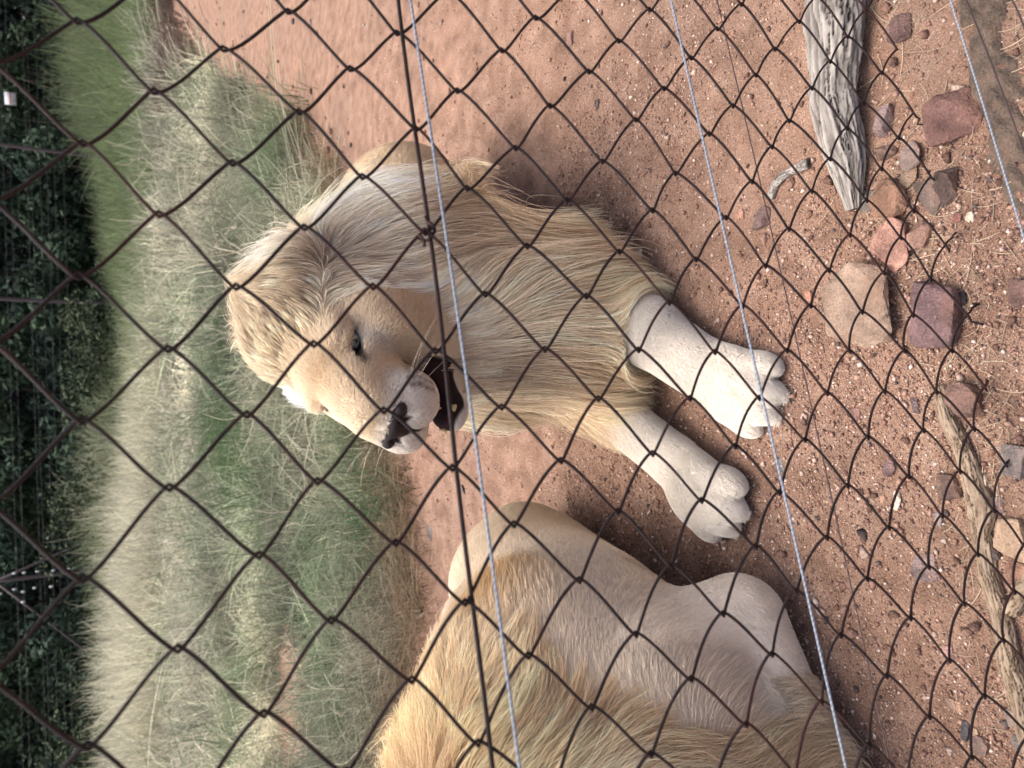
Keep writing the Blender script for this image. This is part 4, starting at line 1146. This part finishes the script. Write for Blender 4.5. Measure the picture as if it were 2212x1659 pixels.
def meadow():
    g = np.random.default_rng(41)
    n = 5200
    Y = np.exp(g.uniform(math.log(2.8), math.log(15.5), n)); X = g.uniform(-1, 1, n) * (.30 + .62 * Y)
    p = np.stack([X, Y, X * 0], 1)
    bare = Waves(1.6, 16, 1, 51)(p / np.maximum(Y, 3)[:, None] * 3)[:, 0]
    ok = (Y > edge_y(X) + g.normal(size=n) * .10) & (bare > -1.15)
    ok &= ~(((X + 2.0) / .55) ** 2 + ((Y - 5.0) / .55) ** 2 < 1) & ~(((X + .55) / .25) ** 2 + ((Y - 7.1) / .5) ** 2 < 1)
    X, Y = X[ok], Y[ok]; n = len(X); p = p[ok]
    m = Waves(1.3, 16, 1, 52)(p * np.array([1, .6, 1]))[:, 0]; m2 = Waves(3.5, 16, 1, 53)(p)[:, 0]
    dry, pale, olive, green = lin(190, 184, 162), lin(212, 208, 188), lin(134, 140, 118), lin(98, 118, 86)
    w = np.clip(.5 + .5 * m, 0, 1)[:, None]; c = dry * w + olive * (1 - w)
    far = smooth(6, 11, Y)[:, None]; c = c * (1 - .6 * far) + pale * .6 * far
    m2 = m2 + .8 * np.exp(-((X + .35) / .7) ** 2 - ((Y - 5.0) / 1.6) ** 2) + .5 * np.exp(-((X - 1.3) / .5) ** 2 - ((Y - 5.0) / .7) ** 2); gr = (smooth(.2, 1.1, m2) * .8)[:, None]; c = c * (1 - gr) + green * gr
    c = c * np.exp(g.normal(size=(n, 1)) * .36 + .38 * Waves(2.6, 18, 1, 57)(p))
    hh = np.interp(Y, [2.8, 4, 8, 15], [.13, .17, .24, .34]) * np.exp(np.clip(g.normal(size=n) * .5, -1.2, .75))
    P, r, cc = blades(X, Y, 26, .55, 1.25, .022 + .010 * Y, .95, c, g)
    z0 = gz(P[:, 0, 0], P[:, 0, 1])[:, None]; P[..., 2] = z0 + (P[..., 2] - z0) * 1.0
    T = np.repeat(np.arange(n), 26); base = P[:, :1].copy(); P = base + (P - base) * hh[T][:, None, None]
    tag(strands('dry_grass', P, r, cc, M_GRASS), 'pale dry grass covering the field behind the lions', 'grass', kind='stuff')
    # scattered broader blades, some green, some straw
    k = g.choice(n, 450); c2 = np.where((g.random(450) < .3)[:, None], lin(108, 126, 92), lin(212, 204, 178))
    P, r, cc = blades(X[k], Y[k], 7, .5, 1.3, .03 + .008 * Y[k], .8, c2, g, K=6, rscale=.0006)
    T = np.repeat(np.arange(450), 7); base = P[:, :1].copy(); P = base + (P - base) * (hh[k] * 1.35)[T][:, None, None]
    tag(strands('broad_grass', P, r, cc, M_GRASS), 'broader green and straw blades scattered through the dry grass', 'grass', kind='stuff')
    # low matted brown litter along the front edge of the grass
    n = 420; X = g.uniform(-2.0, 1.6, n); Y = edge_y(X) + g.normal(size=n) * .10 + .05
    c = np.tile(lin(158, 138, 112), (n, 1)) * g.uniform(.6, 1.1, (n, 1))
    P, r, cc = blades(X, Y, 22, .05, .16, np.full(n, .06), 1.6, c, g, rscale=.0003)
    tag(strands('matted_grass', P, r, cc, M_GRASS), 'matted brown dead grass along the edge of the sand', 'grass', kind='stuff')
    # brown dry brush along the far edge of the sand
    n = 420; X = g.uniform(3.6, 10, n); Y = edge_y(X) + g.uniform(-.2, 2.6, n)
    P, r, cc = blades(X, Y, 24, .15, .50, np.full(n, .22), 1.1, np.tile(lin(108, 92, 82), (n, 1)) * g.uniform(.55, 1.1, (n, 1)), g)
    tag(strands('dry_brush', P, r, cc, M_GRASS), 'brown dry brush along the far edge of the sand track', 'brush', kind='stuff')
    # far tall grass: green on the right-hand side, pale on the left
    n = 4200; Y = g.uniform(13, 34, n); X = g.uniform(-1, 1, n) * (.6 * Y)
    greenish = smooth(-2.5, 2.5, X + g.normal(size=n) * 1.2 + (Y - 20) * .25)[:, None]
    c = lin(206, 202, 178) * (1 - greenish) + lin(118, 132, 94) * greenish
    ph = Waves(.55, 14, 1, 61)(np.stack([X, Y * .4, X * 0], 1))[:, 0]; hh = 1.15 * (.55 + .45 * smooth(1, 6, X) * smooth(17, 22, Y) + .5 * smooth(1, -5, X) * g.uniform(.6, 1.2, n)) * (1 + np.clip(.75 + .55 * ph, .05, 1.6) * smooth(20, 27, Y))
    c = np.where((Y > 22)[:, None] & (g.random(n) < .6)[:, None], lin(116, 126, 94), c) * np.exp(g.normal(size=(n, 1)) * .22)  # grass nearest the wood turned darker olive, painting in the trees' shade
    P, r, cc = blades(X, Y, 20, .5, 1.15, np.full(n, .25), .45, c, g, rscale=.00034)
    T = np.repeat(np.arange(n), 20); base = P[:, :1].copy(); P = base + (P - base) * hh[T][:, None, None]
    tag(strands('tall_grass', P, r, cc, M_GRASS), 'tall grass in front of the dark trees, green to one side and straw-pale to the other', 'grass', kind='stuff')
    # seed stalks standing against the dark wood
    n = 90; X = g.uniform(6, 18, n); Y = g.uniform(22, 27, n)
    P, r, cc = blades(X, Y, 1, 1.6, 2.9, np.full(n, .1), .12, np.tile(lin(120, 114, 98), (n, 1)), g, rscale=.00022)
    tag(strands('seed_stalks', P, r, cc, M_GRASS), 'thin pale seed stalks standing against the dark trees', 'grass', kind='stuff')
meadow()
def tuft(dx, dy, label, n=160, h=.2, seed=1, col=(92, 128, 66), sp=.05):
    g = np.random.default_rng(seed); p = atz(dx, dy, 0)
    P, r, cc = blades(np.array([p[0]]), np.array([p[1]]), n, h * .5, h * 1.1, np.array([sp]), .75, np.array([lin(*col)]), g, K=6, rscale=.0005, radmin=.0012)
    tag(strands('grass_tuft', P, r, cc, M_GRASS, None, p), label, 'grass tuft', 'green grass tufts in the dry field')
tuft(836, 1116, 'bright green broad-bladed tuft at the grass edge between the two lions', 60, .22, 1, (86, 132, 84), .04)
tuft(560, 990, 'tall green tuft in the dry grass beside the lion muzzle', 260, .42, 2, (100, 124, 84), .16)
tuft(600, 1080, 'tall green tuft in the dry grass beyond the bright broad-bladed one', 240, .36, 6, (102, 124, 86), .18)
tuft(770, 1520, 'green tuft beside the bare sand patch next to the golden mane', 150, .22, 3, (84, 126, 66), .06)
tuft(655, 300, 'thin green-grey tuft at the edge of the sand track', 160, .30, 4, (120, 136, 104), .12)
tuft(520, 910, 'low dark green tuft behind the lion forehead', 160, .30, 5, (88, 116, 66), .14)
M_DEAD = mat_wood('dead_wood', lin(90, 78, 68), lin(150, 138, 124), lin(190, 180, 168))
wood('dead_branch', [(760, 930), (768, 990), (772, 1040), (768, 1080)], [10, 12, 12, 8], .9, M_DEAD, 'grey dead branch half hidden in grass beside the lion nose', 'branch', 11, sides=20, rings=50)
wood('dead_branch', [(735, 1330), (744, 1390), (752, 1440), (750, 1500), (742, 1560)], [6, 7, 8, 7, 8], .9, M_DEAD, 'thin white dead branch lying beside the bare sand patch', 'branch', 12, sides=16, rings=60)
wood('dead_branch', [(505, 470), (540, 480), (520, 510), (490, 545)], [6, 7, 6, 4], .9, M_DEAD, 'twisted grey root in the grass behind the mane', 'branch', 13, sides=16, rings=50, z_end=(.05, .15))
wood('fallen_pole', [(330, -40), (338, 40), (342, 120), (340, 190)], [9, 9, 9, 8], .9, M_DEAD, 'dark fallen pole lying across the far end of the sand track', 'pole', 14, sides=16, rings=50)

# ------------------------------------------------------------------ far fence and wood
M_STEEL = mat_plain('old_steel_post', lin(86, 76, 78), .7, .3); M_WIRE = mat_plain('far_wire', lin(60, 64, 66), .6, .4); M_WHITE = mat_plain('white_insulator', lin(236, 238, 240), .4, .5, amt=.05)
GP = 'posts of the far fence'
def bar(name, a, b, rad, mat, parent=None, origin=None, sides=8):
    a, b = np.asarray(a, float), np.asarray(b, float); t = np.linspace(0, 1, 6)[:, None]
    return tube_obj(name, a + (b - a) * t, rad, mat, parent, origin, sides)
FY = 28.0
def far_fence():
    for (d0, y0, d1, y1, lab) in ((0, 312, 285, 350, 'leaning steel post of the far fence rising from green grass'), (0, 646, 230, 656, 'straight steel post of the far fence against dark bushes')):
        a = aty(d1, y1, FY); b = aty(d0, y0, FY); b = b + (b - a) * .4; a[2] = -.1
        r = empty('fence_post', (a[0], a[1], 0)); tag(r, lab, 'fence post', GP); bar('post', a, b, .055, M_STEEL, r); V, F, _ = uv_ball(b, (.075, .075, .03), 10, 6); mesh_obj('cap', V, F, M_STEEL, r)
    top = aty(-10, 1256, FY); foot = np.array([top[0], FY, 0]); r = empty('strainer_post', foot); tag(r, 'strainer post of the far fence with two slanting braces', 'fence post', GP)
    bar('post', foot - np.array([0, 0, .1]), top + np.array([0, 0, .5]), .06, M_STEEL, r)
    for q in ((139, 1190), (100, 1340)):
        e = aty(*q, FY); d = nrm(e - top); e2 = top + d * (top[2] / -d[2]); bar('brace', top, e2, .04, M_STEEL, r)
    r = empty('wire_fence', (0, FY + .08, 0)); tag(r, 'taut wires of the far fence strung between its posts', 'fence')
    for x in (20, 35, 71, 80, 99, 114, 130, 150):
        z = float(aty(x, 829, FY)[2]); bar('wire', (-26, FY + .08, z - .3), (22, FY + .08, z + .2), .005, M_WIRE, r, sides=5)
    for zx, zy in ((155, 710), (262, 703), (408, 690), (580, 680), (748, 665), (155, 885), (250, 912), (375, 870), (558, 855), (250, 1022), (0, 935)):
        p = aty(zx / 2.765 / 1.8228, (zy / 2.765 + 2000) / 1.8228, FY - .05); V, F, _ = uv_ball(p, (.035, .035, .055), 10, 8)
        mesh_obj('insulator', V, F, M_WHITE, r)
far_fence()
def sign():
    c = aty(22, 213, FY - .2); r = empty('warning_sign', (c[0], c[1], c[2])); tag(r, 'small white sign with an orange stripe hung on the far fence', 'sign')
    def plate(name, x0, x1, z0, z1, y0, y1, mat, rz=.03):
        P = np.array([[x, y, z] for x in (x0, x1) for y in (y0, y1) for z in (z0, z1)]); P[:, 2] += P[:, 0] * rz
        F = np.array([[0, 1, 3, 2], [4, 6, 7, 5], [0, 4, 5, 1], [2, 3, 7, 6], [0, 2, 6, 4], [1, 5, 7, 3]]); mesh_obj(name, P + c, F, mat, r, smooth_shade=False)
    plate('board', -.19, .19, -.15, .15, 0, .02, mat_plain('sign_white', lin(226, 228, 236), .5, .4, amt=.05))
    o = mat_plain('sign_orange', lin(190, 120, 70), .5, .4, amt=.1)
    plate('stripe', -.185, .185, -.015, .02, -.012, -.002, o); plate('stripe', -.08, -.02, -.12, -.04, -.012, -.002, mat_plain('sign_grey', lin(150, 156, 170), .5, .4, amt=.1))
sign()

M_LEAF = mat_attr('dark_leaves', .8, .08); M_BARK = mat_plain('bark', lin(58, 50, 44), .9, .2, nscale=20)
def leaf_tree(x, y, w, h, label, seed, base, nleaf=9000, z0=.03, name='bush', cat='bush', group='dark bushes behind the far fence'):
    g = np.random.default_rng(seed); r = empty(name, (x, y, 0)); tag(r, label, cat, group)
    tube_obj('trunk', np.array([[x + .1 * math.sin(k), y, -.1 + k * h * .11] for k in range(7)]), np.linspace(.16, .05, 7), M_BARK, r, sides=8)
    nc = 34; C = np.stack([g.normal(size=nc) * w * .30, g.normal(size=nc) * w * .2, g.uniform(z0, 1, nc) * h], 1); R = g.uniform(.22, .42, nc) * w * .5
    k = g.choice(nc, nleaf); d = nrm(g.normal(size=(nleaf, 3))); p = C[k] + d * (R[k] * g.uniform(.55, 1.05, nleaf) ** .5)[:, None]
    p[:, 2] = np.maximum(p[:, 2], .05)
    n = nrm(d + g.normal(size=(nleaf, 3)) * .8); a = nrm(np.cross(n, g.normal(size=(nleaf, 3)))); b = np.cross(n, a); s = g.uniform(.07, .18, (nleaf, 1)) * (.5 if h < 3 else 1)
    V = np.stack([p - a * s, p - b * s * .45, p + a * s, p + b * s * .45], 1) + np.array([x, y, 0])
    F = np.arange(nleaf * 4).reshape(-1, 4); c = np.repeat(lin(*base) * g.uniform(.5, 1.5, (nleaf, 1)), 4, 0)
    mesh_obj('crown', V.reshape(-1, 3), F, M_LEAF, r, smooth_shade=False, cols=c)
BUSH = ['the rightmost dark bush beyond the seed stalks', 'dark bush behind the small white sign', 'dark bush beside the leaning steel post', 'dense dark bush between the leaning post and the straight post', 'dark bush just past the straight steel post',
        'dark bush behind the straw-pale tall grass', 'shaded bush next to the strainer post', 'dark bush directly behind the white insulators', 'dark leafy bush past the strainer post', 'the leftmost dark bush along the far fence']
for k, lab in enumerate(BUSH):
    x = 15 - k * 3.7; leaf_tree(x, 31 + (k % 3) * .8, 5.0, 5.5, lab, 200 + k, (68, 84, 66) if k % 2 else (56, 71, 60))
TREE = ['tall shady tree above the white sign', 'tall shady tree beyond the leaning steel post', 'tall shady tree between the leaning and the straight post', 'tall shady tree just beyond the straight steel post', 'tall shady tree above the straw-pale grass', 'tall shady tree beyond the strainer post', 'tall shady tree at the far end of the wood past the strainer post']
for k, lab in enumerate(TREE):
    leaf_tree(17 - k * 6, 36.5 + (k % 2), 8.5, 10, lab, 300 + k, (36, 46, 40), 9000, .02, 'tree', 'tree', 'tall trees of the wood behind')

SHRUB = [(1.2, 'low olive shrub at the foot of the straight post'), (-3.5, 'low olive shrub amid the pale tall grass'), (-11.5, 'low leafy shrub past the strainer post')]
for k, (x, lab) in enumerate(SHRUB): leaf_tree(x, 26.3 + .4 * (k % 2), 3.2, 1.9 + .4 * (k % 3), lab, 400 + k, (76, 86, 66), 5200, .05, 'shrub', 'shrub', 'low shrubs in front of the far fence')
def thicket():
    "the deep of the wood: one dark mass of leaves"
    g = np.random.default_rng(77); n = 26000
    p = np.stack([g.uniform(-40, 34, n), g.uniform(40, 47, n), g.uniform(0, 13, n)], 1)
    nn = nrm(g.normal(size=(n, 3)) + np.array([0, -1.2, .3])); a = nrm(np.cross(nn, g.normal(size=(n, 3)))); b = np.cross(nn, a); s = g.uniform(.3, .7, (n, 1))
    V = np.stack([p - a * s, p - b * s * .6, p + a * s, p + b * s * .6], 1).reshape(-1, 3)
    o = mesh_obj('forest', V, np.arange(n * 4).reshape(-1, 4), M_LEAF, smooth_shade=False, cols=np.repeat(lin(44, 54, 48) * g.uniform(.5, 1.4, (n, 1)), 4, 0))
    tag(o, 'dark depth of the wood behind the bushes', 'forest', kind='stuff')
thicket()
